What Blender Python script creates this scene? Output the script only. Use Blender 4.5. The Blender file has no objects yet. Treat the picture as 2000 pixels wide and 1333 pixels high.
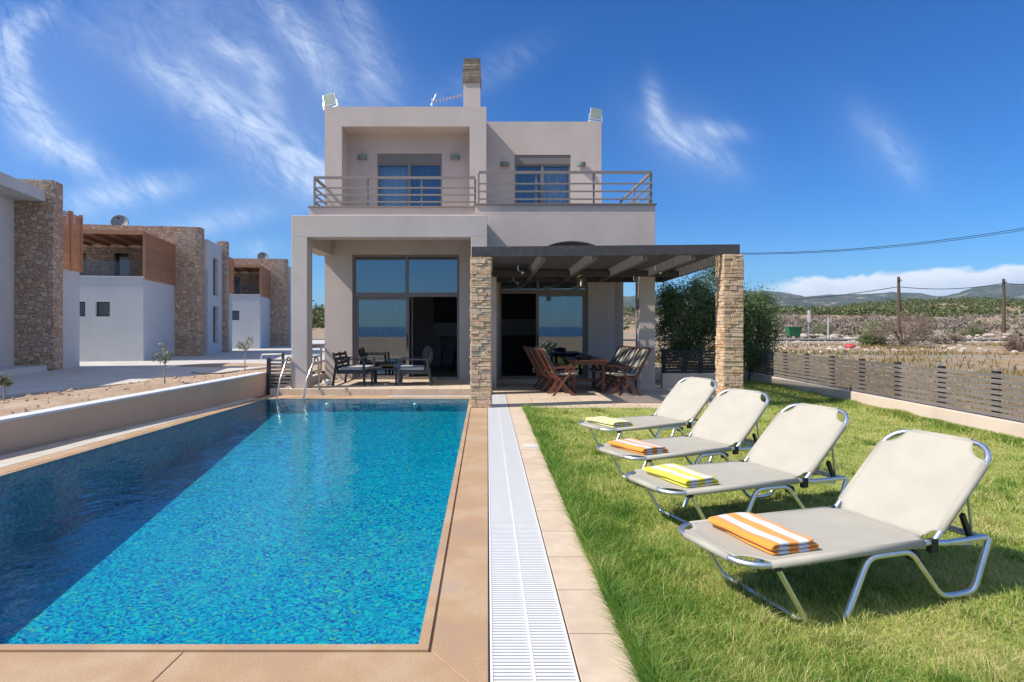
import bpy, math, random
import numpy as np
from mathutils import Vector, Matrix, noise
random.seed(7); rng = np.random.default_rng(11)
R = math.radians
sc = bpy.context.scene
COL = sc.collection
# ------------------------------------------------------------------ camera
F = 1200.0; CX = 952.0; CY = 638.0; H = 1.5
cam_d = bpy.data.cameras.new('camera'); cam = bpy.data.objects.new('camera', cam_d); COL.objects.link(cam)
cam.location = (0, 0, H); cam.rotation_euler = (R(90), 0, 0)
cam_d.sensor_width = 36; cam_d.lens = 36*F/2000
cam_d.shift_x = (1000-CX)/2000; cam_d.shift_y = (CY-666.5)/2000
cam_d.clip_start = 0.05; cam_d.clip_end = 30000
sc.camera = cam
sc.view_settings.view_transform = 'Standard'; sc.view_settings.look = 'None'
sc.view_settings.exposure = 0.53; sc.view_settings.gamma = 1.0
# ------------------------------------------------------------------ sun + sky
SUN = Vector((2.4, 0.62, -2.62)).normalized()
ld = bpy.data.lights.new('sun', 'SUN'); ld.energy = 4.3; ld.angle = R(0.53); ld.color = (1.0, 0.93, 0.83)
lo = bpy.data.objects.new('sun', ld); COL.objects.link(lo); lo.rotation_euler = SUN.to_track_quat('-Z', 'Y').to_euler()
world = bpy.data.worlds.new("World"); sc.world = world; world.use_nodes = True
wn = world.node_tree.nodes; wl = world.node_tree.links; wn.clear()
def wmath(op, a, b=None, c=None, clamp=False):
    n = wn.new('ShaderNodeMath'); n.operation = op; n.use_clamp = clamp
    for i, v in enumerate((a, b, c)):
        if v is None: continue
        if isinstance(v, (int, float)): n.inputs[i].default_value = v
        else: wl.new(v, n.inputs[i])
    return n.outputs[0]
sky = wn.new('ShaderNodeTexSky'); sky.sky_type = 'NISHITA'; sky.sun_disc = False
sky.sun_elevation = math.asin(-SUN.z); sky.sun_rotation = math.atan2(-SUN.x, -SUN.y)
sky.altitude = 300; sky.air_density = 1.0; sky.dust_density = 0.35; sky.ozone_density = 3.0
hs = wn.new('ShaderNodeHueSaturation'); hs.inputs['Saturation'].default_value = 1.22; hs.inputs['Value'].default_value = 1.0
wl.new(sky.outputs[0], hs.inputs['Color'])
tint = wn.new('ShaderNodeMix'); tint.data_type = 'RGBA'; tint.blend_type = 'MULTIPLY'; tint.inputs['Factor'].default_value = 1.0   # deep dry blue of the sky
wl.new(hs.outputs[0], tint.inputs['A']); tint.inputs['B'].default_value = (.34, .72, 1.10, 1)
tc = wn.new('ShaderNodeTexCoord'); sp = wn.new('ShaderNodeSeparateXYZ'); wl.new(tc.outputs['Generated'], sp.inputs[0])
dx, dy, dz = sp.outputs
dyc = wmath('MAXIMUM', dy, 0.02)
U = wmath('DIVIDE', dx, dyc); V = wmath('DIVIDE', dz, dyc)
front = wmath('GREATER_THAN', dy, 0.03)
def wnoise(sx, sy, rot, scale, detail, rough, dist, seed):
    cb = wn.new('ShaderNodeCombineXYZ'); wl.new(U, cb.inputs[0]); wl.new(V, cb.inputs[1]); cb.inputs[2].default_value = seed
    mp = wn.new('ShaderNodeMapping'); mp.inputs['Rotation'].default_value = (0, 0, rot); wl.new(cb.outputs[0], mp.inputs[0])
    m2 = wn.new('ShaderNodeMapping'); m2.inputs['Scale'].default_value = (sx, sy, 1); wl.new(mp.outputs[0], m2.inputs[0])
    n = wn.new('ShaderNodeTexNoise'); n.inputs['Scale'].default_value = scale; n.inputs['Detail'].default_value = detail
    n.inputs['Roughness'].default_value = rough; n.inputs['Distortion'].default_value = dist; wl.new(m2.outputs[0], n.inputs['Vector'])
    return n.outputs[0]
def wblob(px, py, lx, ly, ang, s):   # soft ellipse of the sky dome, long axis at ang
    u0 = (px-CX)/F; v0 = (CY-py)/F; ca, sa = math.cos(R(ang)), math.sin(R(ang))
    du = wmath('SUBTRACT', U, u0); dv = wmath('SUBTRACT', V, v0)
    a = wmath('ADD', wmath('MULTIPLY', du, ca/(lx/F)), wmath('MULTIPLY', dv, sa/(lx/F)))
    b = wmath('ADD', wmath('MULTIPLY', du, -sa/(ly/F)), wmath('MULTIPLY', dv, ca/(ly/F)))
    r = wmath('ADD', wmath('MULTIPLY', a, a), wmath('MULTIPLY', b, b))
    return wmath('MULTIPLY', wmath('EXPONENT', wmath('MULTIPLY', r, -1.0)), s)
def wsum(l):
    o = l[0]
    for k in l[1:]: o = wmath('ADD', o, k)
    return o
cir = wnoise(1.0, 2.7, R(52), 5.2, 10, 0.66, 1.5, 3.1)
cir2 = wnoise(1.0, 3.4, R(30), 9.0, 9, 0.68, 2.2, 9.7)
m1 = wsum([wblob(28, 130, 110, 30, -84, 1.25), wblob(70, 235, 80, 34, -55, 1.1), wblob(150, 300, 90, 30, -35, 1.0), wblob(60, 40, 60, 22, 30, .8), wblob(370, 175, 130, 45, -35, .85), wblob(455, 100, 60, 26, -25, .9),
           wblob(500, 245, 110, 42, -40, .85), wblob(590, 320, 90, 32, -35, .9), wblob(570, 60, 110, 26, -58, .9), wblob(520, 150, 70, 26, -70, .75), wblob(640, 130, 90, 30, -65, .6), wblob(690, 50, 90, 40, -70, .5), wblob(560, 330, 110, 45, -20, .7),
           wblob(740, 150, 70, 40, -75, .5), wblob(240, 378, 120, 26, 10, 1.0), wblob(420, 435, 100, 22, 12, .6), wblob(500, 490, 60, 20, 0, .6),
           wblob(1282, 215, 55, 18, -78, .9), wblob(1320, 272, 60, 24, -35, .9), wblob(1400, 255, 50, 16, -10, .8), wblob(1390, 300, 60, 22, -40, .7), wblob(1725, 265, 70, 25, -45, .38), wblob(1770, 330, 50, 20, -50, .3),
           wblob(960, 140, 110, 30, 30, .3), wblob(300, 30, 260, 60, 5, .25), wblob(40, 430, 130, 40, 0, .3)])
cm = wmath('MULTIPLY', wmath('SMOOTH_MIN', m1, 1.1, 0.1), wmath('MULTIPLY', wmath('SUBTRACT', wmath('ADD', wmath('MULTIPLY', cir, .75), wmath('MULTIPLY', cir2, .42)), .42), 2.9, clamp=True))
# cumulus bank lying on the mountains, right
bn = wnoise(1.0, 2.2, 0, 9.0, 8, 0.6, 0.3, 21.0)
vt = wmath('ADD', wmath('MULTIPLY', U, .085), .0315)
vt = wmath('ADD', vt, wmath('MULTIPLY', wmath('SUBTRACT', bn, .5), .055))
bank = wmath('MULTIPLY', wmath('SUBTRACT', vt, V), 110.0, clamp=True)
bank = wmath('MULTIPLY', bank, wmath('MULTIPLY', wmath('SUBTRACT', U, .44), 16.0, clamp=True))
bn2 = wnoise(1.0, 2.6, 0.1, 14.0, 8, 0.62, 0.2, 4.0)
bd = wmath('MULTIPLY', wmath('SUBTRACT', vt, V), 22.0, clamp=True)   # depth below its top: shaded base
bank_tone = wmath('SUBTRACT', 1.0, wmath('MULTIPLY', bd, wmath('ADD', .45, wmath('MULTIPLY', bn2, .35))))
back = wmath('MULTIPLY', wmath('MULTIPLY', wmath('ADD', dy, -.05), -3.0, clamp=True), wmath('MULTIPLY', wmath('SUBTRACT', dz, .30), 3.0, clamp=True))  # unseen white cloud behind the camera, added as neutral fill for the facade
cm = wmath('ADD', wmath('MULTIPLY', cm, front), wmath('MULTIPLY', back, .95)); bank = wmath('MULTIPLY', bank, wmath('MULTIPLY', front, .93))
veil = wmath('MULTIPLY', front, wsum([wblob(520, 190, 330, 170, -25, .13), wblob(60, 230, 170, 170, 0, .10), wblob(300, 430, 420, 60, 5, .08), wblob(1340, 280, 120, 70, -30, .09), wblob(1730, 290, 110, 60, -40, .06), wblob(1500, 560, 900, 90, 0, .05)]))
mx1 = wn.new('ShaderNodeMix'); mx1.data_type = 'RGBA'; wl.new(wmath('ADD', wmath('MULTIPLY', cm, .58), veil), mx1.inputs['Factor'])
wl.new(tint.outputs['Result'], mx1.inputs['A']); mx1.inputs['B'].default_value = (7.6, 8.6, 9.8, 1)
bt = wn.new('ShaderNodeMix'); bt.data_type = 'RGBA'; wl.new(bank_tone, bt.inputs['Factor'])
bt.inputs['A'].default_value = (2.6, 3.9, 5.9, 1); bt.inputs['B'].default_value = (8.6, 8.9, 9.4, 1)
mx2 = wn.new('ShaderNodeMix'); mx2.data_type = 'RGBA'; wl.new(bank, mx2.inputs['Factor'])
wl.new(mx1.outputs['Result'], mx2.inputs['A']); wl.new(bt.outputs['Result'], mx2.inputs['B'])
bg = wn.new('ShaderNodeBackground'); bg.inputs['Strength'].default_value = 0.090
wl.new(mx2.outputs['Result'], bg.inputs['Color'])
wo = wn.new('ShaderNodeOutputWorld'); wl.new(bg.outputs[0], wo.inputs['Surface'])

# ------------------------------------------------------------------ materials
def new_mat(name):
    m = bpy.data.materials.new(name); m.use_nodes = True; nt = m.node_tree
    return m, nt.nodes, nt.links, nt.nodes['Principled BSDF']
def coords(N, L, scale=(1, 1, 1), rot=(0, 0, 0)):
    g = N.new('ShaderNodeNewGeometry'); mp = N.new('ShaderNodeMapping')
    mp.inputs['Scale'].default_value = scale; mp.inputs['Rotation'].default_value = rot
    L.new(g.outputs['Position'], mp.inputs[0]); return mp.outputs[0]
def ocoords(N, L, scale=(1, 1, 1), rot=(0, 0, 0)):
    g = N.new('ShaderNodeTexCoord'); mp = N.new('ShaderNodeMapping')
    mp.inputs['Scale'].default_value = scale; mp.inputs['Rotation'].default_value = rot
    L.new(g.outputs['Object'], mp.inputs[0]); return mp.outputs[0]
def tex(N, L, kind, vec, scale, **kw):
    n = N.new('ShaderNodeTex'+kind)
    if vec is not None: L.new(vec, n.inputs['Vector'])
    n.inputs['Scale'].default_value = scale
    for k, v in kw.items():
        if k in n.inputs: n.inputs[k].default_value = v
        else: setattr(n, k, v)
    return n
def ramp(N, L, fac, stops, interp='LINEAR'):
    r = N.new('ShaderNodeValToRGB'); r.color_ramp.interpolation = interp; e = r.color_ramp.elements
    while len(e) > 1: e.remove(e[-1])
    e[0].position, e[0].color = stops[0][0], (*stops[0][1], 1)
    for p, c in stops[1:]:
        k = e.new(p); k.color = (*c, 1)
    L.new(fac, r.inputs[0]); return r.outputs[0]
def mixc(N, L, fac, a, b, mode='MIX'):
    m = N.new('ShaderNodeMix'); m.data_type = 'RGBA'; m.blend_type = mode
    for v, s in ((fac, 'Factor'), (a, 'A'), (b, 'B')):
        if isinstance(v, (int, float)): m.inputs[s].default_value = v
        elif isinstance(v, tuple): m.inputs[s].default_value = (*v, 1)
        else: L.new(v, m.inputs[s])
    return m.outputs['Result']
def mth(N, L, op, a, b=None, clamp=False):
    n = N.new('ShaderNodeMath'); n.operation = op; n.use_clamp = clamp
    for i, v in enumerate((a, b)):
        if v is None: continue
        if isinstance(v, (int, float)): n.inputs[i].default_value = v
        else: L.new(v, n.inputs[i])
    return n.outputs[0]
def bump(N, L, B, h, strength=.3, dist=.01):
    b = N.new('ShaderNodeBump'); b.inputs['Strength'].default_value = strength; b.inputs['Distance'].default_value = dist
    L.new(h, b.inputs['Height']); L.new(b.outputs[0], B.inputs['Normal'])
def simple(name, col, rough=.6, metal=0., var=.12, scale=3., bmp=.0, bscale=60., spec=None, obj=False, isl=0.):
    m, N, L, B = new_mat(name); v = (ocoords if obj else coords)(N, L)
    n = tex(N, L, 'Noise', v, scale, Detail=6., Roughness=.6)
    lo_ = tuple(c*(1-var) for c in col); hi = tuple(min(1, c*(1+var)) for c in col)
    c = ramp(N, L, n.outputs[0], [(.3, lo_), (.7, hi)])
    if isl:
        g = N.new('ShaderNodeNewGeometry')
        c = mixc(N, L, 1.0, c, ramp(N, L, g.outputs['Random Per Island'], [(0, (1-isl,)*3), (1, (1+isl,)*3)]), 'MULTIPLY')
    L.new(c, B.inputs['Base Color']); B.inputs['Roughness'].default_value = rough; B.inputs['Metallic'].default_value = metal
    if spec is not None: B.inputs['Specular IOR Level'].default_value = spec
    if bmp:
        n2 = tex(N, L, 'Noise', v, bscale, Detail=4.); bump(N, L, B, n2.outputs[0], bmp, .01)
    return m
M = {}
def stucco(name, col, stain=.12):
    m, N, L, B = new_mat(name); v = coords(N, L)
    n = tex(N, L, 'Noise', v, .9, Detail=8., Roughness=.62)
    vs = coords(N, L, (1.2, 1.2, .6)); s = tex(N, L, 'Noise', vs, 1.1, Detail=6., Roughness=.65)
    c = ramp(N, L, n.outputs[0], [(.3, tuple(x*.93 for x in col)), (.7, tuple(x*1.05 for x in col))])
    c = mixc(N, L, 1.0, c, ramp(N, L, s.outputs[0], [(.35, (1-stain,)*3), (.6, (1, 1, 1))]), 'MULTIPLY')
    L.new(c, B.inputs['Base Color']); B.inputs['Roughness'].default_value = .9; B.inputs['Specular IOR Level'].default_value = .2
    f = tex(N, L, 'Noise', v, 120., Detail=3.); bump(N, L, B, f.outputs[0], .25, .004); return m
M['stucco'] = stucco('beige_stucco', (.585, .50, .44), .08)
M['villa'] = stucco('pale_grey_stucco', (.52, .55, .58), .02)
M['villa_white'] = stucco('white_stucco', (.68, .68, .68), .05)
M['lowwall'] = stucco('tan_render', (.66, .44, .30), .08)
M['gardenwall'] = stucco('cream_render', (.66, .54, .44), .10)
M['wallcap'] = simple('white_cap', (.62, .62, .62), .7, var=.1, scale=6)
M['taupe'] = simple('taupe_metal', (.20, .175, .155), .45, var=.05)
M['taupe_rail'] = simple('taupe_railing', (.24, .205, .18), .5, var=.05)
M['darkwood'] = simple('dark_pergola_wood', (.060, .055, .056), .55, var=.3, scale=8, bmp=.2, bscale=40)
M['rafter'] = simple('grey_rafter_wood', (.15, .14, .135), .6, var=.25, scale=8)
M['black'] = simple('black_plastic', (.018, .018, .02), .5, var=.2)
M['char'] = simple('charcoal_resin', (.035, .035, .04), .55, var=.2)
M['white'] = simple('white_plastic', (.71, .705, .69), .42, var=.035, scale=9)
M['alu'] = simple('brushed_aluminium', (.80, .81, .83), .40, 1.0, var=.06, scale=20)
M['steel'] = simple('polished_steel', (.62, .58, .52), .16, 1.0, var=.05)
M['cushion'] = simple('pale_grey_cushion', (.38, .38, .37), .9, var=.08, scale=12, bmp=.3, bscale=30)
M['int_white'] = simple('interior_plaster', (.45, .45, .45), .8, var=.05)
M['int_dark'] = simple('interior_dark_timber', (.03, .025, .022), .6, var=.3)
M['int_floor'] = simple('interior_floor', (.2, .18, .16), .35, var=.1)
M['concrete'] = simple('pale_concrete', (.52, .49, .45), .85, var=.10, scale=1.2, bmp=.2, bscale=80)
M['slabedge'] = simple('stone_edging', (.24, .20, .175), .7, var=.1)
M['green_plastic'] = simple('green_bin_plastic', (.02, .14, .06), .5, var=.15)
M['pole'] = simple('weathered_pole_wood', (.10, .065, .045), .9, var=.3, scale=9)
M['rock'] = simple('rubble', (.42, .36, .30), .95, var=.3, scale=3, isl=.25)
M['red_plastic'] = simple('red_plastic', (.55, .05, .06), .5)
M['asphalt'] = simple('worn_asphalt', (.22, .20, .185), .95, var=.15, scale=1.)
M['bark'] = simple('olive_bark', (.13, .10, .075), .95, var=.35, scale=14, bmp=.6, bscale=40)
M['sapbark'] = simple('pale_sapling_bark', (.32, .28, .22), .9, var=.25, scale=14)
M['dish'] = simple('grey_dish', (.22, .23, .24), .5, var=.1)
M['flood'] = simple('frosted_glass_lens', (.19, .24, .19), .35, var=.12, scale=9)
M['brass'] = simple('aged_brass', (.18, .12, .06), .4, .8, var=.2)

def wood(name, col, ax=0, var=.3, rough=.6, isl=.18, fine=26.):
    m, N, L, B = new_mat(name); s = [fine, fine, fine]; s[ax] = 1.6
    v = ocoords(N, L, tuple(s)); n = tex(N, L, 'Noise', v, 1., Detail=6., Roughness=.65, Distortion=.4)
    c = ramp(N, L, n.outputs[0], [(.25, tuple(x*(1-var) for x in col)), (.75, tuple(x*(1+var) for x in col))])
    g = N.new('ShaderNodeNewGeometry')
    c = mixc(N, L, 1.0, c, ramp(N, L, g.outputs['Random Per Island'], [(0, (1-isl,)*3), (1, (1+isl,)*3)]), 'MULTIPLY')
    L.new(c, B.inputs['Base Color']); B.inputs['Roughness'].default_value = rough; bump(N, L, B, n.outputs[0], .3, .004); return m
M['mahog'] = wood('red_brown_teak', (.16, .056, .03), 0, .3, .45)
M['screen'] = wood('orange_brown_slats', (.44, .21, .10), 1, .2, .6, .12)
M['fence'] = wood('weathered_grey_slats', (.15, .13, .12), 1, .38, .85, .25, 22.)
M['fence_dark'] = simple('dark_fence_post', (.02, .02, .025), .6)

def ledge():
    m, N, L, B = new_mat('ledgestone'); v = coords(N, L)
    g = N.new('ShaderNodeNewGeometry')
    c = ramp(N, L, g.outputs['Random Per Island'], [(0, (.52, .33, .20)), (.3, (.66, .46, .29)), (.55, (.74, .55, .36)), (.75, (.56, .39, .28)), (.9, (.68, .53, .39)), (1, (.48, .32, .22))])
    n = tex(N, L, 'Noise', v, 16., Detail=7., Roughness=.7)
    c = mixc(N, L, 1.0, c, ramp(N, L, n.outputs[0], [(.3, (.72, .70, .68)), (.65, (1.1, 1.1, 1.1))]), 'MULTIPLY')
    L.new(c, B.inputs['Base Color']); B.inputs['Roughness'].default_value = .95
    n2 = tex(N, L, 'Noise', coords(N, L, (1, 1, 2.2)), 26., Detail=8., Roughness=.72); bump(N, L, B, n2.outputs[0], .9, .02); return m
M['ledge'] = ledge()
def rubblewall():
    m, N, L, B = new_mat('rubble_stone_wall')
    v0 = ocoords(N, L, (1, 1, 1.35)); nn = tex(N, L, 'Noise', v0, 3.2, Detail=2.)
    vv = mixc(N, L, .09, v0, nn.outputs['Color'], 'ADD')
    vo = tex(N, L, 'Voronoi', vv, 5.6, feature='F1', distance='CHEBYCHEV', Randomness=.85)
    ve = tex(N, L, 'Voronoi', vv, 5.6, feature='F2', distance='CHEBYCHEV', Randomness=.85)
    edge = mth(N, L, 'SUBTRACT', ve.outputs['Distance'], vo.outputs['Distance'])
    sep = N.new('ShaderNodeSeparateColor'); L.new(vo.outputs['Color'], sep.inputs[0])
    c = ramp(N, L, sep.outputs[0], [(0, (.42, .28, .20)), (.3, (.54, .38, .26)), (.55, (.64, .48, .35)), (.8, (.50, .37, .29)), (1, (.68, .54, .41))])
    n = tex(N, L, 'Noise', v0, 14., Detail=6., Roughness=.7)
    c = mixc(N, L, 1.0, c, ramp(N, L, n.outputs[0], [(.3, (.75,)*3), (.7, (1.12,)*3)]), 'MULTIPLY')
    mortar = ramp(N, L, edge, [(.03, (1, 1, 1)), (.09, (0, 0, 0))])
    c = mixc(N, L, mortar, c, (.40, .30, .225))
    L.new(c, B.inputs['Base Color']); B.inputs['Roughness'].default_value = .95
    hgt = mth(N, L, 'ADD', ramp(N, L, edge, [(0, (0,)*3), (.2, (1,)*3)]), mth(N, L, 'MULTIPLY', n.outputs[0], .5))
    bump(N, L, B, hgt, .8, .05); return m
M['rubblewall'] = rubblewall()

def glass(name, refl=.30, tint=(.55, .62, .62), rough=.0):
    m, N, L, B = new_mat(name); N.remove(B); out = N['Material Output']
    gl = N.new('ShaderNodeBsdfGlossy'); gl.inputs['Roughness'].default_value = rough; gl.inputs['Color'].default_value = (.9, .95, 1, 1)
    tr = N.new('ShaderNodeBsdfTransparent'); tr.inputs['Color'].default_value = (*tint, 1)
    fr = N.new('ShaderNodeFresnel'); fr.inputs['IOR'].default_value = 1.5
    f = mth(N, L, 'ADD', fr.outputs[0], refl, clamp=True)
    mx = N.new('ShaderNodeMixShader'); L.new(f, mx.inputs[0]); L.new(tr.outputs[0], mx.inputs[1]); L.new(gl.outputs[0], mx.inputs[2])
    L.new(mx.outputs[0], out.inputs['Surface']); return m
M['glass'] = glass('window_glass', .13, (.62, .68, .70))
M['glass_clear'] = glass('balustrade_glass', .05, (.85, .9, .9))
def water():
    m, N, L, B = new_mat('pool_water'); N.remove(B); out = N['Material Output']
    gl = N.new('ShaderNodeBsdfGlossy'); gl.inputs['Roughness'].default_value = .03; gl.inputs['Color'].default_value = (.58, .68, .80, 1)
    tr = N.new('ShaderNodeBsdfTransparent'); tr.inputs['Color'].default_value = (.50, .91, .96, 1)
    v = coords(N, L, (1, .75, 1), (0, 0, R(12)))
    n1 = tex(N, L, 'Noise', v, 2.3, Detail=3., Roughness=.55, Distortion=.5)
    n2 = tex(N, L, 'Noise', v, 11., Detail=3., Roughness=.6, Distortion=.6)
    hh = mth(N, L, 'ADD', n1.outputs[0], mth(N, L, 'MULTIPLY', n2.outputs[0], .22))
    b = N.new('ShaderNodeBump'); b.inputs['Strength'].default_value = .55; b.inputs['Distance'].default_value = .022; L.new(hh, b.inputs['Height'])
    fr = N.new('ShaderNodeFresnel'); fr.inputs['IOR'].default_value = 1.33
    L.new(b.outputs[0], gl.inputs['Normal']); L.new(b.outputs[0], fr.inputs['Normal'])
    mx = N.new('ShaderNodeMixShader'); L.new(fr.outputs[0], mx.inputs[0]); L.new(tr.outputs[0], mx.inputs[1]); L.new(gl.outputs[0], mx.inputs[2])
    L.new(mx.outputs[0], out.inputs['Surface']); return m
M['water'] = water()
def mosaic():
    m, N, L, B = new_mat('pool_mosaic'); v = coords(N, L)
    w = tex(N, L, 'Noise', v, 5.5, Detail=3., Roughness=.6)
    ws = N.new('ShaderNodeVectorMath'); ws.operation = 'MULTIPLY_ADD'
    L.new(w.outputs['Color'], ws.inputs[0]); ws.inputs[1].default_value = (.13, .05, .13); L.new(v, ws.inputs[2])
    vo = tex(N, L, 'Voronoi', ws.outputs[0], 44., feature='F1', distance='CHEBYCHEV', Randomness=.45)
    sep = N.new('ShaderNodeSeparateColor'); L.new(vo.outputs['Color'], sep.inputs[0])
    c = ramp(N, L, sep.outputs[0], [(0, (.0, .03, .30)), (.10, (.0, .10, .38)), (.20, (.0, .20, .34)), (.36, (.0, .27, .39)), (.58, (.0, .34, .43)),
                                    (.78, (.0, .46, .52)), (.90, (.02, .52, .38)), (.97, (.28, .50, .14))], 'CONSTANT')
    big = tex(N, L, 'Noise', v, 1.1, Detail=4.)
    c = mixc(N, L, ramp(N, L, big.outputs[0], [(.35, (.30,)*3), (.7, (.05,)*3)]), c, (.0, .31, .42))
    L.new(c, B.inputs['Base Color']); B.inputs['Roughness'].default_value = .5; return m
M['mosaic'] = mosaic()
def coping():
    m, N, L, B = new_mat('tan_coping'); v = coords(N, L)
    n = tex(N, L, 'Noise', v, 1.9, Detail=5., Roughness=.6); f = tex(N, L, 'Noise', v, 160., Detail=4., Roughness=.8)
    c = ramp(N, L, n.outputs[0], [(.3, (.41, .28, .185)), (.46, (.47, .30, .17)), (.58, (.51, .36, .22)), (.72, (.44, .33, .25))])
    c = mixc(N, L, 1.0, c, ramp(N, L, f.outputs[0], [(.3, (.55, .52, .50)), (.6, (1.1,)*3)]), 'MULTIPLY')
    L.new(c, B.inputs['Base Color']); B.inputs['Roughness'].default_value = .8; bump(N, L, B, f.outputs[0], .5, .004); return m
M['coping'] = coping()
def tiles(name, sx, sy, ox, oy, cols, joint=.006):
    m, N, L, B = new_mat(name); g = N.new('ShaderNodeNewGeometry'); mp = N.new('ShaderNodeMapping')
    mp.inputs['Location'].default_value = (ox, oy, 0); L.new(g.outputs['Position'], mp.inputs[0])
    br = N.new('ShaderNodeTexBrick'); br.offset = 0.; br.inputs['Scale'].default_value = 1.; br.inputs['Brick Width'].default_value = sx; br.inputs['Row Height'].default_value = sy
    br.inputs['Mortar Size'].default_value = joint; br.inputs['Mortar Smooth'].default_value = .2; L.new(mp.outputs[0], br.inputs['Vector'])
    br.inputs['Color1'].default_value = (*cols[0], 1); br.inputs['Color2'].default_value = (*cols[1], 1); br.inputs['Mortar'].default_value = (*cols[2], 1)
    n = tex(N, L, 'Noise', mp.outputs[0], 5., Detail=8., Roughness=.65)
    c = mixc(N, L, 1.0, br.outputs['Color'], ramp(N, L, n.outputs[0], [(.3, (.84, .82, .80)), (.7, (1.08,)*3)]), 'MULTIPLY')
    L.new(c, B.inputs['Base Color']); B.inputs['Roughness'].default_value = .75; bump(N, L, B, br.outputs['Fac'], -.3, .004); return m
M['terrace'] = tiles('terrace_tiles', .50, .50, .1, .15, ((.62, .50, .37), (.57, .45, .33), (.36, .28, .21)))
M['edge_tiles'] = tiles('edge_tiles', 3., .50, .2, .0, ((.62, .50, .37), (.57, .45, .33), (.34, .26, .19)))
def fabric():
    m, N, L, B = new_mat('cream_mesh_fabric'); v = ocoords(N, L)
    n = tex(N, L, 'Noise', v, 5., Detail=5.); c = ramp(N, L, n.outputs[0], [(.3, (.385, .36, .295)), (.7, (.43, .40, .33))])
    L.new(c, B.inputs['Base Color']); B.inputs['Roughness'].default_value = .75
    w = tex(N, L, 'Noise', v, 420., Detail=1.); bump(N, L, B, w.outputs[0], .15, .002); return m
M['fabric'] = fabric()
def towel(name, col, check=False):
    m, N, L, B = new_mat(name); tcn = N.new('ShaderNodeTexCoord'); sp = N.new('ShaderNodeSeparateXYZ'); L.new(tcn.outputs['Object'], sp.inputs[0])
    w = mth(N, L, 'SINE', mth(N, L, 'MULTIPLY', mth(N, L, 'ADD', sp.outputs[0], .035), 2*math.pi/.125))
    f = mth(N, L, 'GREATER_THAN', w, 0.0)
    if check:
        w2 = mth(N, L, 'SINE', mth(N, L, 'MULTIPLY', sp.outputs[1], 2*math.pi/.09)); f = mth(N, L, 'GREATER_THAN', mth(N, L, 'MULTIPLY', w, w2), -.1)
    c = mixc(N, L, f, (.62, .62, .65), col); L.new(c, B.inputs['Base Color']); B.inputs['Roughness'].default_value = 1.
    B.inputs['Sheen Weight'].default_value = .3
    n = tex(N, L, 'Noise', tcn.outputs['Object'], 260., Detail=3.); bump(N, L, B, n.outputs[0], .6, .004); return m
M['t_orange'] = towel('orange_striped_towel', (.78, .30, .03)); M['t_yellow'] = towel('yellow_striped_towel', (.68, .62, .05)); M['t_check'] = towel('yellow_checked_towel', (.72, .66, .10), True)
def stripes(name):
    m, N, L, B = new_mat(name); tcn = N.new('ShaderNodeTexCoord'); sp = N.new('ShaderNodeSeparateXYZ'); L.new(tcn.outputs['Object'], sp.inputs[0])
    f = mth(N, L, 'GREATER_THAN', mth(N, L, 'SINE', mth(N, L, 'MULTIPLY', sp.outputs[1], 2*math.pi/.075)), .1)
    c = mixc(N, L, f, (.42, .38, .30), (.075, .085, .075)); L.new(c, B.inputs['Base Color']); B.inputs['Roughness'].default_value = .95; return m
M['chaircush'] = stripes('striped_cushion')
def curtain(name, col):
    m, N, L, B = new_mat(name); B.inputs['Base Color'].default_value = (*col, 1); B.inputs['Roughness'].default_value = .9; return m
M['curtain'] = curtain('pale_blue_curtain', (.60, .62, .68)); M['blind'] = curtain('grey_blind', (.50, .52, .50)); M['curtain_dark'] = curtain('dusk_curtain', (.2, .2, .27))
def leafmat(name, a, b, c, rough=.55, trans=.25):
    m, N, L, B = new_mat(name); g = N.new('ShaderNodeNewGeometry')
    n = tex(N, L, 'Noise', g.outputs['Position'], 2.2, Detail=3.)
    f = mth(N, L, 'ADD', mth(N, L, 'MULTIPLY', g.outputs['Random Per Island'], .62), mth(N, L, 'MULTIPLY', n.outputs[0], .4))
    cc = ramp(N, L, f, [(.15, a), (.5, b), (.85, c)])
    L.new(cc, B.inputs['Base Color']); B.inputs['Roughness'].default_value = rough
    tl = N.new('ShaderNodeBsdfTranslucent'); L.new(cc, tl.inputs['Color']); mx = N.new('ShaderNodeMixShader'); mx.inputs[0].default_value = trans
    L.new(B.outputs[0], mx.inputs[1]); L.new(tl.outputs[0], mx.inputs[2]); L.new(mx.outputs[0], N['Material Output'].inputs['Surface']); return m
M['olive'] = leafmat('olive_leaves', (.05, .10, .028), (.125, .19, .06), (.29, .36, .16), .45, .4)
M['sapling'] = leafmat('sapling_leaves', (.10, .12, .06), (.17, .20, .11), (.26, .28, .17))
M['pinewood'] = leafmat('hill_foliage', (.05, .075, .022), (.11, .14, .04), (.21, .22, .08), .8, .1)
M['greybush'] = leafmat('grey_scrub', (.17, .135, .11), (.25, .20, .165), (.33, .27, .22), .9, .1)
M['greenbush'] = leafmat('green_shrub', (.07, .10, .03), (.12, .16, .05), (.20, .23, .08), .8, .15)
M['drybush'] = leafmat('dry_twigs', (.12, .08, .055), (.22, .16, .12), (.33, .26, .2), .9, .05)
M['strawgrass'] = leafmat('dry_field_grass', (.24, .15, .065), (.30, .21, .09), (.17, .18, .055), .9, .15)
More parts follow.
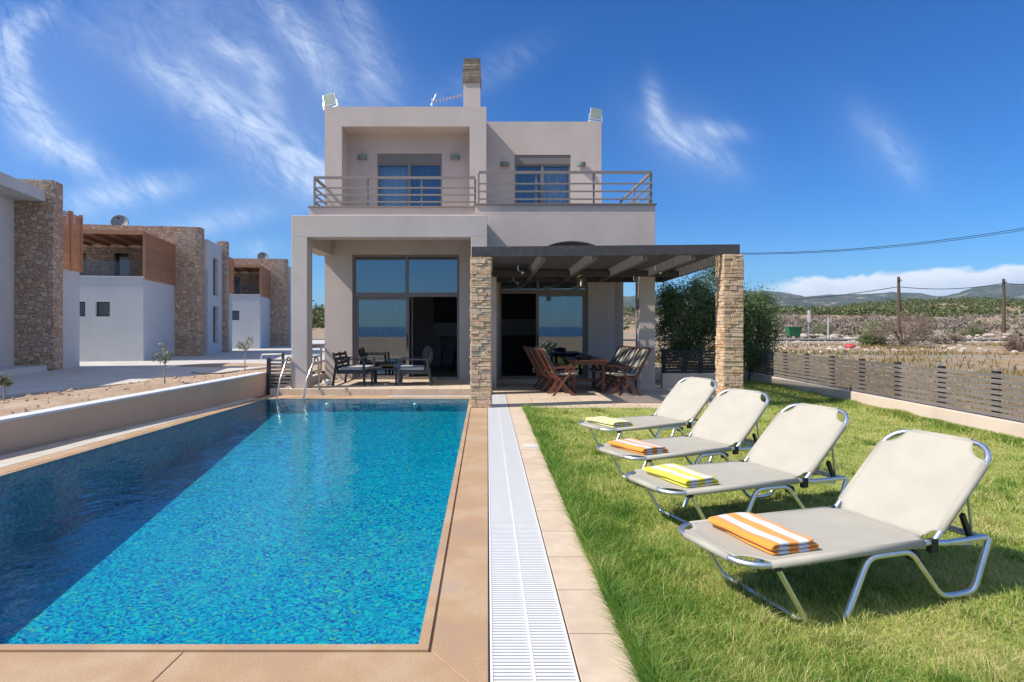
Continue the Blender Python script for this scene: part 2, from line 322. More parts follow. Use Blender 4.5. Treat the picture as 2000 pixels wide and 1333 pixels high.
def grassmat():
    m, N, L, B = new_mat('grass_blades'); g = N.new('ShaderNodeNewGeometry')
    n = tex(N, L, 'Noise', g.outputs['Position'], 1.5, Detail=6., Roughness=.65)
    sp = N.new('ShaderNodeSeparateXYZ'); L.new(g.outputs['Position'], sp.inputs[0])
    lush = mth(N, L, 'MULTIPLY', mth(N, L, 'SUBTRACT', 1.55, sp.outputs[0]), 1.0, clamp=True)
    dry = mth(N, L, 'SUBTRACT', mth(N, L, 'ADD', mth(N, L, 'MULTIPLY', g.outputs['Random Per Island'], .85), mth(N, L, 'MULTIPLY', n.outputs[0], 1.9)), mth(N, L, 'ADD', .88, mth(N, L, 'MULTIPLY', lush, .36)))
    c = ramp(N, L, dry, [(.0, (.085, .21, .02)), (.22, (.17, .34, .035)), (.45, (.34, .46, .075)), (.68, (.58, .56, .19)), (.95, (.74, .64, .32))])
    L.new(c, B.inputs['Base Color']); B.inputs['Roughness'].default_value = .55
    tl = N.new('ShaderNodeBsdfTranslucent'); L.new(c, tl.inputs['Color']); mx = N.new('ShaderNodeMixShader'); mx.inputs[0].default_value = .45
    L.new(B.outputs[0], mx.inputs[1]); L.new(tl.outputs[0], mx.inputs[2]); L.new(mx.outputs[0], N['Material Output'].inputs['Surface']); return m
M['grass'] = grassmat()
def lawnbase():
    m, N, L, B = new_mat('lawn_soil'); v = coords(N, L)
    n = tex(N, L, 'Noise', v, 2.0, Detail=7., Roughness=.7); f = tex(N, L, 'Noise', v, 70., Detail=4., Roughness=.8)
    c = ramp(N, L, n.outputs[0], [(.3, (.24, .32, .05)), (.5, (.40, .42, .09)), (.7, (.58, .48, .20))])
    c = mixc(N, L, 1.0, c, ramp(N, L, f.outputs[0], [(.3, (.6,)*3), (.7, (1.15,)*3)]), 'MULTIPLY')
    L.new(c, B.inputs['Base Color']); B.inputs['Roughness'].default_value = 1.; bump(N, L, B, f.outputs[0], .8, .02); return m
M['lawnbase'] = lawnbase()
def field():
    m, N, L, B = new_mat('dry_field'); v = coords(N, L)
    n = tex(N, L, 'Noise', v, .09, Detail=8., Roughness=.68, Distortion=.5); n2 = tex(N, L, 'Noise', v, .6, Detail=8., Roughness=.72)
    c = ramp(N, L, n.outputs[0], [(.3, (.33, .25, .18)), (.45, (.36, .24, .13)), (.55, (.30, .25, .19)), (.68, (.17, .17, .075))])
    c = mixc(N, L, 1.0, c, ramp(N, L, n2.outputs[0], [(.3, (.6, .58, .56)), (.6, (1.1,)*3)]), 'MULTIPLY')
    L.new(c, B.inputs['Base Color']); B.inputs['Roughness'].default_value = 1.; bump(N, L, B, n2.outputs[0], .6, .15); return m
M['field'] = field()
def soil():
    m, N, L, B = new_mat('bare_soil'); v = coords(N, L)
    n = tex(N, L, 'Noise', v, 1.2, Detail=8., Roughness=.7); n2 = tex(N, L, 'Noise', v, 12., Detail=6., Roughness=.75)
    c = ramp(N, L, n.outputs[0], [(.3, (.30, .20, .13)), (.5, (.42, .30, .20)), (.7, (.52, .40, .29))])
    c = mixc(N, L, 1.0, c, ramp(N, L, n2.outputs[0], [(.3, (.65,)*3), (.6, (1.08,)*3)]), 'MULTIPLY')
    L.new(c, B.inputs['Base Color']); B.inputs['Roughness'].default_value = 1.; bump(N, L, B, mth(N, L, 'ADD', n.outputs[0], mth(N, L, 'MULTIPLY', n2.outputs[0], .4)), .9, .06); return m
M['soil'] = soil()
def mount():
    m, N, L, B = new_mat('mountain_slopes'); v = coords(N, L)
    n = tex(N, L, 'Noise', v, .006, Detail=9., Roughness=.68); n2 = tex(N, L, 'Noise', coords(N, L, (1, 1, 2.5)), .028, Detail=8., Roughness=.72)
    c = ramp(N, L, mth(N, L, 'ADD', mth(N, L, 'MULTIPLY', n.outputs[0], .5), mth(N, L, 'MULTIPLY', n2.outputs[0], .5)), [(.42, (.028, .05, .03)), (.53, (.055, .072, .042)), (.565, (.17, .14, .105)), (.64, (.40, .33, .26))])
    L.new(c, B.inputs['Base Color']); B.inputs['Roughness'].default_value = 1.; return m
M['mount'] = mount()
m_, N_, L_, B_ = new_mat('sea_water'); B_.inputs['Base Color'].default_value = (.01, .05, .10, 1); B_.inputs['Roughness'].default_value = .25; M['sea'] = m_

# ------------------------------------------------------------------ mesh builder
BASE = {}
class MB:
    def __init__(s): s.v = []; s.f = []; s.sm = []
    def add(s, vs, fs, smooth=False):
        o = len(s.v); s.v += [tuple(p) for p in vs]; s.f += [tuple(i+o for i in f) for f in fs]; s.sm += [smooth]*len(fs); return s
    def box(s, x0, x1, y0, y1, z0, z1, mat=None, jit=0):
        vs = [Vector((x, y, z)) for z in (z0, z1) for y in (y0, y1) for x in (x0, x1)]
        if jit: vs = [p+Vector((random.uniform(-jit, jit), random.uniform(-jit, jit), random.uniform(-jit, jit))) for p in vs]
        if mat is not None: vs = [mat @ p for p in vs]
        return s.add(vs, [(0, 2, 3, 1), (4, 5, 7, 6), (0, 1, 5, 4), (2, 6, 7, 3), (0, 4, 6, 2), (1, 3, 7, 5)])
    def bar(s, a, b, w, h, up=(0, 0, 1)):   # square bar from a to b
        a, b = Vector(a), Vector(b); d = (b-a).normalized(); u = Vector(up); sd = d.cross(u)
        if sd.length < 1e-4: sd = d.cross(Vector((0, 1, 0)))
        sd.normalize(); u = sd.cross(d).normalized(); vs = []
        for p in (a, b):
            for i, j in ((-1, -1), (1, -1), (1, 1), (-1, 1)): vs.append(p+sd*w/2*i+u*h/2*j)
        return s.add(vs, [(3, 2, 1, 0), (4, 5, 6, 7), (0, 1, 5, 4), (1, 2, 6, 5), (2, 3, 7, 6), (3, 0, 4, 7)])
    def tube(s, path, r, seg=8, closed=False):
        P = [Vector(p) for p in path]; n = len(P); rr = r if isinstance(r, (list, tuple)) else [r]*n
        T = []
        for i in range(n):
            a = P[(i-1) % n] if (closed or i > 0) else P[0]; b = P[(i+1) % n] if (closed or i < n-1) else P[-1]
            T.append((b-a).normalized())
        u = T[0].orthogonal().normalized(); vs = []
        for i in range(n):
            u = (u-T[i]*u.dot(T[i])); u = u.normalized() if u.length > 1e-6 else T[i].orthogonal().normalized()
            w = T[i].cross(u)
            for k in range(seg):
                a = 2*math.pi*k/seg; vs.append(P[i]+(u*math.cos(a)+w*math.sin(a))*rr[i])
        fs = []; m = n if closed else n-1
        for i in range(m):
            for k in range(seg):
                a = i*seg+k; b = i*seg+(k+1) % seg; c = ((i+1) % n)*seg+(k+1) % seg; d = ((i+1) % n)*seg+k; fs.append((a, b, c, d))
        s.add(vs, fs, True)
        if not closed: s.add([vs[k] for k in range(seg)], [tuple(range(seg))[::-1]]); s.add([vs[(n-1)*seg+k] for k in range(seg)], [tuple(range(seg))])
        return s
    def prism(s, poly, h0, h1, tr=lambda a, b, h: (a, b, h)):   # extrude outline
        n = len(poly); vs = [tr(a, b, h0) for a, b in poly]+[tr(a, b, h1) for a, b in poly]
        s.add(vs, [tuple(range(n))[::-1], tuple(range(n, 2*n))]+[(i, (i+1) % n, n+(i+1) % n, n+i) for i in range(n)]); return s
    def lathe(s, prof, c=(0, 0, 0), seg=20, axis=None):
        c = Vector(c); q = Vector((0, 0, 1)).rotation_difference(Vector(axis)) if axis else None; vs = []
        for r, z in prof:
            for k in range(seg):
                a = 2*math.pi*k/seg; p = Vector((r*math.cos(a), r*math.sin(a), z)); vs.append(c+(q @ p if q else p))
        fs = [(i*seg+k, i*seg+(k+1) % seg, (i+1)*seg+(k+1) % seg, (i+1)*seg+k) for i in range(len(prof)-1) for k in range(seg)]
        return s.add(vs, fs, True)
    def quad(s, a, b, c, d): return s.add([a, b, c, d], [(0, 1, 2, 3)])
    def xf(s, mat): s.v = [tuple(mat @ Vector(p)) for p in s.v]; return s
    def build(s, name, mat, parent=None, bevel=0, solid=0, sub=0):
        me = bpy.data.meshes.new(name); off = BASE.get(parent.name if parent else '', None)
        vs = s.v if off is None else [(p[0]-off[0], p[1]-off[1], p[2]-off[2]) for p in s.v]
        me.from_pydata([tuple(p) for p in vs], [], s.f); me.polygons.foreach_set('use_smooth', s.sm); me.materials.append(M[mat] if isinstance(mat, str) else mat); me.update()
        o = bpy.data.objects.new(name, me); COL.objects.link(o)
        if parent:
            o.parent = parent
            if off is not None: BASE[o.name] = off
        if solid: md = o.modifiers.new('t', 'SOLIDIFY'); md.thickness = solid; md.offset = 0
        if bevel: md = o.modifiers.new('b', 'BEVEL'); md.width = bevel; md.segments = 2; md.limit_method = 'ANGLE'; md.angle_limit = R(50)
        if sub: md = o.modifiers.new('s', 'SUBSURF'); md.levels = sub; md.render_levels = sub
        return o
def tag(o, label=None, cat=None, group=None, kind=None):
    if label: o['label'] = label
    if cat: o['category'] = cat
    if group: o['group'] = group
    if kind: o['kind'] = kind
    return o
def thing(name, label, cat, loc=(0, 0, 0), rz=0., group=None, world=True):
    o = bpy.data.objects.new(name, None); COL.objects.link(o); o.location = loc; o.rotation_euler = (0, 0, rz); o.empty_display_size = .2
    if world: BASE[o.name] = tuple(loc)
    return tag(o, label, cat, group)
def copy_tree(o, parent=None):
    c = o.copy(); COL.objects.link(c)
    if parent: c.parent = parent
    for ch in list(o.children): copy_tree(ch, c)
    return c
def dup(o, loc, rz, label, group=None):
    c = copy_tree(o); c.location = loc; c.rotation_euler = (0, 0, rz); c['label'] = label
    if group: c['group'] = group
    return c
def np_mesh(name, V, Fq, mat, parent=None, smooth=False):   # V (n,3), Fq (m,k)
    me = bpy.data.meshes.new(name); k = Fq.shape[1]; off = BASE.get(parent.name) if parent else None
    if off is not None: V = V-np.array(off)
    me.vertices.add(len(V)); me.vertices.foreach_set('co', V.astype(np.float32).ravel())
    me.loops.add(Fq.size); me.loops.foreach_set('vertex_index', Fq.astype(np.int32).ravel())
    me.polygons.add(len(Fq)); me.polygons.foreach_set('loop_start', np.arange(0, Fq.size, k, dtype=np.int32))
    me.update(calc_edges=True); me.polygons.foreach_set('use_smooth', [smooth]*len(Fq)); me.materials.append(M[mat])
    o = bpy.data.objects.new(name, me); COL.objects.link(o)
    if parent: o.parent = parent
    return o
def leaves(C, L0, W0, updir=.35):   # C (n,3) leaf centres -> rhombic leaves
    n = len(C); d = rng.normal(size=(n, 3)); d[:, 2] += updir; d /= np.linalg.norm(d, axis=1)[:, None]
    e = np.cross(d, rng.normal(size=(n, 3))); e /= np.linalg.norm(e, axis=1)[:, None]
    l = (L0*rng.uniform(.6, 1.3, n))[:, None]; w = (W0*rng.uniform(.7, 1.3, n))[:, None]
    V = np.stack([C-d*l/2, C+e*w/2, C+d*l/2, C-e*w/2], 1).reshape(-1, 3)
    return V, np.arange(4*n).reshape(-1, 4)
def cloud_pts(n, c, rad, ncl, spread, flat_bottom=True, shell=.55):
    u = rng.normal(size=(ncl, 3)); u /= np.linalg.norm(u, axis=1)[:, None]
    r = rng.uniform(shell, 1.0, ncl)[:, None]; cc = u*r*(1+.18*rng.uniform(-1, 1, ncl))[:, None]
    if flat_bottom: cc[:, 2] = np.maximum(cc[:, 2], -.75)
    cc = cc*np.array(rad)+np.array(c); k = rng.integers(0, ncl, n); s = rng.uniform(.6, 1.3, ncl)[k][:, None]
    return cc[k]+rng.normal(size=(n, 3))*spread*s

# ------------------------------------------------------------------ ground, lawn, pool
def interp_grid(name, xs, ys, zf, mat, skip=None, kind='structure', smooth=True):
    X, Y = np.meshgrid(xs, ys); Z = np.array([[zf(x, y) for x in xs] for y in ys]); V = np.stack([X, Y, Z], -1).reshape(-1, 3); nx = len(xs)
    fs = [(j*nx+i, j*nx+i+1, (j+1)*nx+i+1, (j+1)*nx+i) for j in range(len(ys)-1) for i in range(nx-1)
          if not (skip and skip((xs[i]+xs[i+1])/2, (ys[j]+ys[j+1])/2))]
    o = np_mesh(name, V, np.array(fs), mat, smooth=smooth); return tag(o, kind=kind)
def sst(a, b, x): t = min(1, max(0, (x-a)/(b-a))); return t*t*(3-2*t)
def gz(x, y):
    z = -.08
    if x > 7.3 and y < 60: z = -.08+.06*noise.noise(Vector((x*.4, y*.4, 0)))+.10*sst(7.3, 20, x)
    z += 6.0*sst(80, 260, y)+(4+7*sst(120, 330, x))*sst(225, 420, y)*(.85+.6*noise.noise(Vector((x*.009, y*.006, 5))))
    if y > 75: z += sst(75, 110, y)*(1.0*noise.noise(Vector((x*.03, y*.03, 1)))+.35*noise.noise(Vector((x*.12, y*.12, 1))))
    return z
xs = sorted(set([-1500, -900, -600, -400, -300, -200, -140, -100, -70, -50, -30, -20, -12]+[-5.6, .05]+list(np.arange(2, 60, 2.5))+list(np.arange(60, 340, 6))+[360, 420, 500, 650, 900, 1400, 2000]))
ys = sorted(set([-60, -30, -15, -6, -3, 2.2]+list(np.arange(5, 13, 2.))+[13.1]+list(np.arange(15, 60, 2.5))+list(np.arange(60, 130, 3))+list(np.arange(130, 460, 7))+[500, 600, 800, 1100, 1500, 2000, 2600]))
interp_grid('ground', xs, ys, gz, 'field', skip=lambda x, y: -5.6 < x < .05 and 2.2 < y < 13.1)
MB().quad((-6000, -6000, -2.), (6000, -6000, -2.), (6000, -60, -2.), (-6000, -60, -2.)).build('sea', 'sea')['kind'] = 'structure'
# pool outline (slightly out of square on the far side, as built)
def pl(y): return -4.89+(y-6.16)*.29/6.6      # left water edge
PR0, PR1, PN, PF = -.325, -.372, 2.90, 12.77
def pr(y): return PR0+(PR1-PR0)*(y-PN)/(PF-PN)
pool = thing('swimming_pool', 'long swimming pool with blue mosaic lining and rippled turquoise water', 'swimming pool', (-2.6, 8, 0))
def dep(y): return 1.10 if y < 5 else max(.27, 1.10-(y-5)*.108)
b = MB(); yy = [PN, 5, 6.5, 8, 9.5, 11, PF]
for a, c in zip(yy[:-1], yy[1:]):
    b.quad((pl(a), a, -dep(a)), (pr(a), a, -dep(a)), (pr(c), c, -dep(c)), (pl(c), c, -dep(c)))
    b.quad((pl(a), a, -.012), (pl(a), a, -dep(a)), (pl(c), c, -dep(c)), (pl(c), c, -.012))
    b.quad((pr(a), a, -dep(a)), (pr(a), a, -.012), (pr(c), c, -.012), (pr(c), c, -dep(c)))
b.quad((pl(PN), PN, -.012), (pr(PN), PN, -.012), (pr(PN), PN, -1.1), (pl(PN), PN, -1.1)); b.quad((pl(PF), PF, -.27), (pr(PF), PF, -.27), (pr(PF), PF, -.012), (pl(PF), PF, -.012))
b.build('basin', 'mosaic', pool)
b = MB()
for px, pz in ((812, 784), (640, 784)):
    MB().lathe([(0, 0), (.05, 0), (.06, .02), (.06, .03)], ((px-CX)*PF/F, PF-.035, -.14), 16, (0, 1, 0)).build('underwater_lamp', 'alu', pool)
w = MB().quad((pl(PN)+.001, PN+.001, -.014), (pr(PN)-.001, PN+.001, -.014), (pr(PF)-.001, PF-.001, -.014), (pl(PF)+.001, PF-.001, -.014)).build('pool_water', 'water'); tag(w, kind='structure')
# lip + groove + coping
b = MB(); L1, L2 = .050, .066
def ring(b, o0, o1, z0, z1):    # frame between two offsets outward from the water edge
    A = lambda o: [(pl(PN)-o, PN-o), (pr(PN)+o, PN-o), (pr(PF)+o, PF+o), (pl(PF)-o, PF+o)]
    i, e = A(o0), A(o1)
    for k in range(4):
        k2 = (k+1) % 4; q = [i[k], i[k2], e[k2], e[k]]
        b.add([(x, y, z0) for x, y in q]+[(x, y, z1) for x, y in q], [(0, 1, 2, 3), (7, 6, 5, 4), (0, 4, 5, 1), (2, 6, 7, 3), (1, 5, 6, 2), (3, 7, 4, 0)])
ring(b, 0, L1, -.0115, .000); ring(b, L1, L2, -.3, -.014)
b.build('lip', 'coping', pool)
b = MB()    # flat coping outside the groove, with mitred joints
o = L2; g = .0025
xl = lambda y: pl(y)-L2; xr = lambda y: pr(y)+L2
def slab(pts, z0=-.25, z1=.0, bb=b):
    n = len(pts); bb.add([(x, y, z0) for x, y in pts]+[(x, y, z1) for x, y in pts], [tuple(range(n))[::-1], tuple(range(n, 2*n))]+[(i, (i+1) % n, n+(i+1) % n, n+i) for i in range(n)])
slab([(xr(PN)+g, PN-L2), (.004, PN-L2-.36), (.004, PF+.60), (xr(PF)+g, PF+L2)])
near = PN-L2-g; jx = -1.40
slab([(jx+g, near), (jx-.15+g, .2), (.004, .2), (.004, PN-L2-.36-g), (xr(PN), near)])
slab([(xl(PN), near), (-5.2, .2), (jx-.15-g, .2), (jx-g, near)])
slab([(xl(PN)-.28, PN-L2), (xl(PN), PN-L2), (xl(PF), PF+L2), (xl(PF)-.12, PF+L2)])
slab([(xl(PF)-.12, PF+L2+g), (xr(PF), PF+L2+g), (.004, PF+.60+g), (.004, 13.4), (xl(PF)-.12, 13.4)])
b.build('coping', 'coping', pool, bevel=.004)
# right drain: white slotted grating in a channel
gr = thing('drain_grating', 'long white slotted overflow grating beside the lawn edging tiles', 'drain grating', (.2, 6, 0))
b = MB(); X0, X1 = .012, .388
b.box(X0, X0+.012, .3, 13.5, -.02, .003); b.box(X1-.012, X1, .3, 13.5, -.02, .003); b.box(.192, .208, .3, 13.5, -.02, .0022); b.build('rail', 'white', gr)
b = MB(); y = .3; k = 0
while y < 13.48:
    for a, c in ((X0+.013, .191), (.209, X1-.013)): b.box(a, c, y, y+.0185, -.018, .001)
    y += .0275; k += 1
b.build('slat', 'white', gr); MB().box(.006, .398, .3, 13.52, -.16, -.10).build('channel', 'concrete', gr)
# left grating
gl_ = thing('drain_grating', 'white slotted overflow grating along the low retaining wall', 'drain grating', (-5.3, 8, 0))
b = MB(); y = 3.2
def gxl(y): return xl(y)-.28+.16*(y-PN)/(PF-PN)
while y < 12.9:
    b.box(gxl(y)-.24, gxl(y)-.01, y, y+.03, -.02, .001); y += .042
b.build('slat', simple('aged_cream_plastic', (.66, .60, .50), .6), gl_)
b = MB(); b.add([(gxl(1)-.25, 1, -.03), (gxl(1), 1, -.03), (gxl(13)-.0, 13, -.03), (gxl(13)-.25, 13, -.03)], [(0, 1, 2, 3)]); b.build('channel', 'wallcap', gl_)
# short far grating by the pillar
gf = thing('drain_grating', 'short white slotted grating across the far end of the pool', 'drain grating', (-1, 13.1, 0))
b = MB(); x = -2.1
while x < -.38: b.box(x, x+.022, 13.02, 13.24, .0005, .012); x += .04
b.build('slat', 'white', gf)
# edging tiles + terrace
t = MB(); t.box(.398, .66, .2, 11.33, -.2, .0); tag(t.build('tile_edging', 'edge_tiles', bevel=.003), kind='structure')
t = MB(); t.box(.398, 4.95, 11.334, 16.2, -.2, .0); t.box(.004, .396, 13.53, 16.2, -.2, -.001)
tag(t.build('terrace', 'terrace', bevel=.004), kind='structure')
t = MB(); t.box(-4.75, .0, 13.404, 15.9, -.2, .14); t.box(.002, 3.7, 16.08, 16.4, -.2, .125); tag(t.build('porch_platform', 'terrace', bevel=.008), kind='structure')
t = MB(); t.box(-.56+1.02, .655, 7.62, 7.78, .001, .008); sk = tag(t.build('lid', 'white'), 'small white plastic lid set in the edging tiles by the lawn', 'drain cover'); sk.name = 'drain_cover'
# left pad between wall and grating
t = MB(); t.add([(-6.55, 1, -.01), (gxl(1)-.25, 1, -.01), (gxl(13)-.25, 13.4, -.01), (-4.85, 13.6, -.01)], [(0, 1, 2, 3)]); tag(t.build('pool_surround', 'edge_tiles'), kind='structure')
# lawn
interp_grid('lawn', list(np.linspace(.662, 7.05, 40)), list(np.linspace(.3, 11.33, 60)), lambda x, y: -.012+.02*noise.noise(Vector((x*1.3, y*1.3, 0))), 'lawnbase')
interp_grid('lawn', list(np.linspace(4.96, 7.3, 14)), list(np.linspace(11.335, 17.2, 30)), lambda x, y: -.012+.02*noise.noise(Vector((x*1.3, y*1.3, 0))), 'lawnbase')
def grass():
    Vs, Fs = [], []; off = 0
    def add(P, hgt, wid, lean):
        nonlocal off
        n = len(P); a = rng.uniform(0, 2*np.pi, n); d = np.stack([np.cos(a), np.sin(a), np.zeros(n)], 1); s = np.stack([-np.sin(a), np.cos(a), np.zeros(n)], 1)
        ph = rng.uniform(0, 2*np.pi, n); s = np.stack([np.cos(ph), np.sin(ph), np.zeros(n)], 1)
        h = hgt[:, None]; w = wid[:, None]; l = (lean*hgt)[:, None]; up = np.array([[0, 0, 1.]])
        V = np.stack([P-s*w/2, P+s*w/2, P+up*h*.6+d*l*.35+s*w*.38, P+up*h*.6+d*l*.35-s*w*.38, P+up*h*.92+d*l], 1).reshape(-1, 3)
        b = np.arange(n)*5
        F1 = np.stack([b, b+1, b+2, b+3], 1); F2 = np.stack([b+3, b+2, b+4, b+4], 1)
        Vs.append(V); Fs.append((F1+off, F2[:, :3]+off)); off += len(V)
    n = 430000; y = 1/rng.uniform(1/11.6, 1/1.7, n); x = rng.uniform(.66, 7.05, n)
    keep = (x < y*1.2+1.5); x, y = x[keep], y[keep]
    nz = np.array([noise.noise(Vector((a*2.1, b*2.1, 3))) for a, b in zip(x, y)])
    lush = np.clip(1.45-x, 0, 1)*1.1+np.clip(nz+.1, 0, 1)*.6
    h = .82*(.020+.030*rng.uniform(0, 1, len(x))**1.5)*(1+1.15*lush)+.03*(nz > .35)*rng.uniform(0, 1, len(x))
    add(np.stack([x, y, np.full(len(x), -.015)], 1), h, (.0013+.0007*y), rng.uniform(.2, 1.7, len(x)))
    n = 26000; y = 1/rng.uniform(1/11.3, 1/1.6, n); x = .655+rng.exponential(.07, n)      # long fringe over the tiles
    add(np.stack([x, y, np.full(n, -.012)], 1), rng.uniform(.04, .15, n), .0016+.0005*y, rng.uniform(.3, 1.5, n))
    n = 34000; k = 420; cy_ = 1/rng.uniform(1/11.2, 1/1.7, k); cx_ = rng.uniform(.7, 6.9, k); j = rng.integers(0, k, n)      # coarser clumps standing out of the turf
    add(np.stack([cx_[j]+rng.normal(0, .035, n), cy_[j]+rng.normal(0, .035, n), np.full(n, -.015)], 1), rng.uniform(.03, .10, n), .0018+.0007*cy_[j], rng.uniform(.2, 1.1, n))
    n = 22000; x = rng.uniform(4.97, 7.1, n); y = rng.uniform(11.3, 16.5, n); add(np.stack([x, y, np.full(n, -.015)], 1), rng.uniform(.03, .08, n), np.full(n, .012), rng.uniform(.2, 1.2, n))
    n = 30000; y = rng.uniform(5, 16.5, n); x = 7.0+(y-7.96)*.028-.06-rng.exponential(.07, n); add(np.stack([x, y, np.full(n, -.015)], 1), rng.uniform(.03, .10, n)*(1+1.2*np.array([max(0, noise.noise(Vector((0, b*1.4, 9)))) for b in y])), .004+.0006*y, rng.uniform(.2, 1.2, n))
    V = np.concatenate(Vs); me = bpy.data.meshes.new('lawn_grass')
    q = np.concatenate([f[0] for f in Fs]); t = np.concatenate([f[1] for f in Fs]); loops = np.concatenate([q.ravel(), t.ravel()])
    st = np.concatenate([np.arange(len(q))*4, len(q)*4+np.arange(len(t))*3])
    me.vertices.add(len(V)); me.vertices.foreach_set('co', V.astype(np.float32).ravel()); me.loops.add(len(loops)); me.loops.foreach_set('vertex_index', loops.astype(np.int32))
    me.polygons.add(len(st)); me.polygons.foreach_set('loop_start', st.astype(np.int32)); me.update(calc_edges=True); me.materials.append(M['grass'])
    o = bpy.data.objects.new('lawn_grass', me); COL.objects.link(o)
    return tag(o, 'green and straw coloured lawn grass, longer along the edging tiles', 'grass', kind='stuff')
grass()
# left retaining wall, soil yard, path
rw = thing('retaining_wall', 'low tan rendered retaining wall with white cap left of the pool', 'wall', (-5.5, 9, 0))
A0, A1 = (-6.70, 1.05), (-4.87, 13.55)
def wl_pt(t, o=0): return (A0[0]+(A1[0]-A0[0])*t-o, A0[1]+(A1[1]-A0[1])*t)
b = MB(); p0, p1, q0, q1 = wl_pt(0), wl_pt(1), wl_pt(0, .2), wl_pt(1, .2)
zt0, zt1 = .26, .46
b.add([(*p0, -.2), (*p1, -.2), (*q1, -.2), (*q0, -.2), (*p0, zt0), (*p1, zt1), (*q1, zt1), (*q0, zt0)], [(0, 3, 2, 1), (4, 5, 6, 7), (0, 1, 5, 4), (1, 2, 6, 5), (2, 3, 7, 6), (3, 0, 4, 7)]); b.build('wall_body', 'lowwall', rw)
p0, p1, q0, q1 = wl_pt(0, -.01), wl_pt(1, -.01), wl_pt(0, .22), wl_pt(1, .22)
b = MB(); b.add([(*p0, zt0), (*p1, zt1), (*q1, zt1), (*q0, zt0), (*p0, zt0+.03), (*p1, zt1+.03), (*q1, zt1+.03), (*q0, zt0+.03)], [(0, 3, 2, 1), (4, 5, 6, 7), (0, 1, 5, 4), (1, 2, 6, 5), (2, 3, 7, 6), (3, 0, 4, 7)]); b.build('wall_cap', 'wallcap', rw)
def wallx(y): return A0[0]+(A1[0]-A0[0])*(y-A0[1])/(A1[1]-A0[1])
def yz(x, y):
    e = wallx(min(y, 13.5))-.22; d = max(0, e-x); base = .24+.18*sst(1, 13.5, y)
    z = base+(.15-base)*sst(.8, 4.0, d)
    if y > 14: z = .30*(1-sst(14, 22, y))+.15*sst(14, 22, y)
    z += .06*noise.noise(Vector((x*1.1, y*1.1, 2)))+.035*noise.noise(Vector((x*4, y*4, 2)))
    px_ = float(np.interp(y, [1, 8, 11.5, 14, 17, 20, 24, 60], [-10.4, -9.6, -9.15, -8.2, -7.6, -7.0, -6.2, -6.2]))
    k = sst(px_-.1, px_+.5, x); return .12*(1-k)+max(z, .14)*k
def dirt():
    rows = list(np.arange(1, 30, .35))+list(np.arange(30, 64, 2.)); V = []; fs = []; nx = 44
    for j, y in enumerate(rows):
        e = wallx(min(y, 13.5))-.21 if y < 13.6 else -4.8
        for i in range(nx):
            d = (i/(nx-1))**1.8*60; x = e-d; V.append((x, y, yz(x, y)))
    for j in range(len(rows)-1):
        for i in range(nx-1): a = j*nx+i; fs.append((a+1, a, a+nx, a+nx+1))
    tag(np_mesh('soil', np.array(V), np.array(fs), 'soil', smooth=True), kind='structure')
dirt()
b = MB()
def clods():
    for k in range(420):
        y = random.uniform(5, 16); e = wallx(min(y, 13.5))-.3; x = e-random.uniform(0, 3.6); sz = random.uniform(.008, .035)*(1+(random.random() < .06)*1.2); n = 5; V = []
        for i in range(3):
            for j in range(n):
                u = math.pi*(i+.35)/2.7*.95; v_ = 2*math.pi*j/n+i; rr = sz*random.uniform(.7, 1.3); V.append((x+rr*math.sin(u)*math.cos(v_), y+rr*math.sin(u)*math.sin(v_), yz(x, y)+rr*.6*math.cos(u)))
        b.add(V, [(i*n+j, i*n+(j+1) % n, (i+1)*n+(j+1) % n, (i+1)*n+j) for i in range(2) for j in range(n)]+[tuple(range(n))])
clods(); tag(b.build('soil_clods', 'soil'), 'small stones and clods strewn over the bare soil bank', 'stones', kind='stuff')
b = MB()    # concrete driveway curving past the villas
def pth(y):  # right edge of the paving
    return np.interp(y, [1, 8, 11.5, 14, 17, 20, 24, 60], [-10.4, -9.6, -9.15, -8.2, -7.6, -7.0, -6.2, -6.2])
ysp = list(np.arange(1, 60, 1.)); zc = .205
for a, c in zip(ysp[:-1], ysp[1:]):
    b.quad((-60, a, zc), (pth(a), a, zc), (pth(c), c, zc), (-60, c, zc)); b.quad((pth(a), a, zc-.15), (pth(c), c, zc-.15), (pth(c), c, zc), (pth(a), a, zc))
tag(b.build('driveway', 'concrete'), kind='structure')
b = MB(); b.lathe([(0, .06), (.6, .05), (1.2, .03), (1.7, .0), (1.8, -.06)], (-8.6, 20.5, zc), 28); b.v = [(x*1.0, (y-20.5)*.62+20.5, z) for x, y, z in b.v]; tag(b.build('soil_bed', 'soil'), kind='structure')

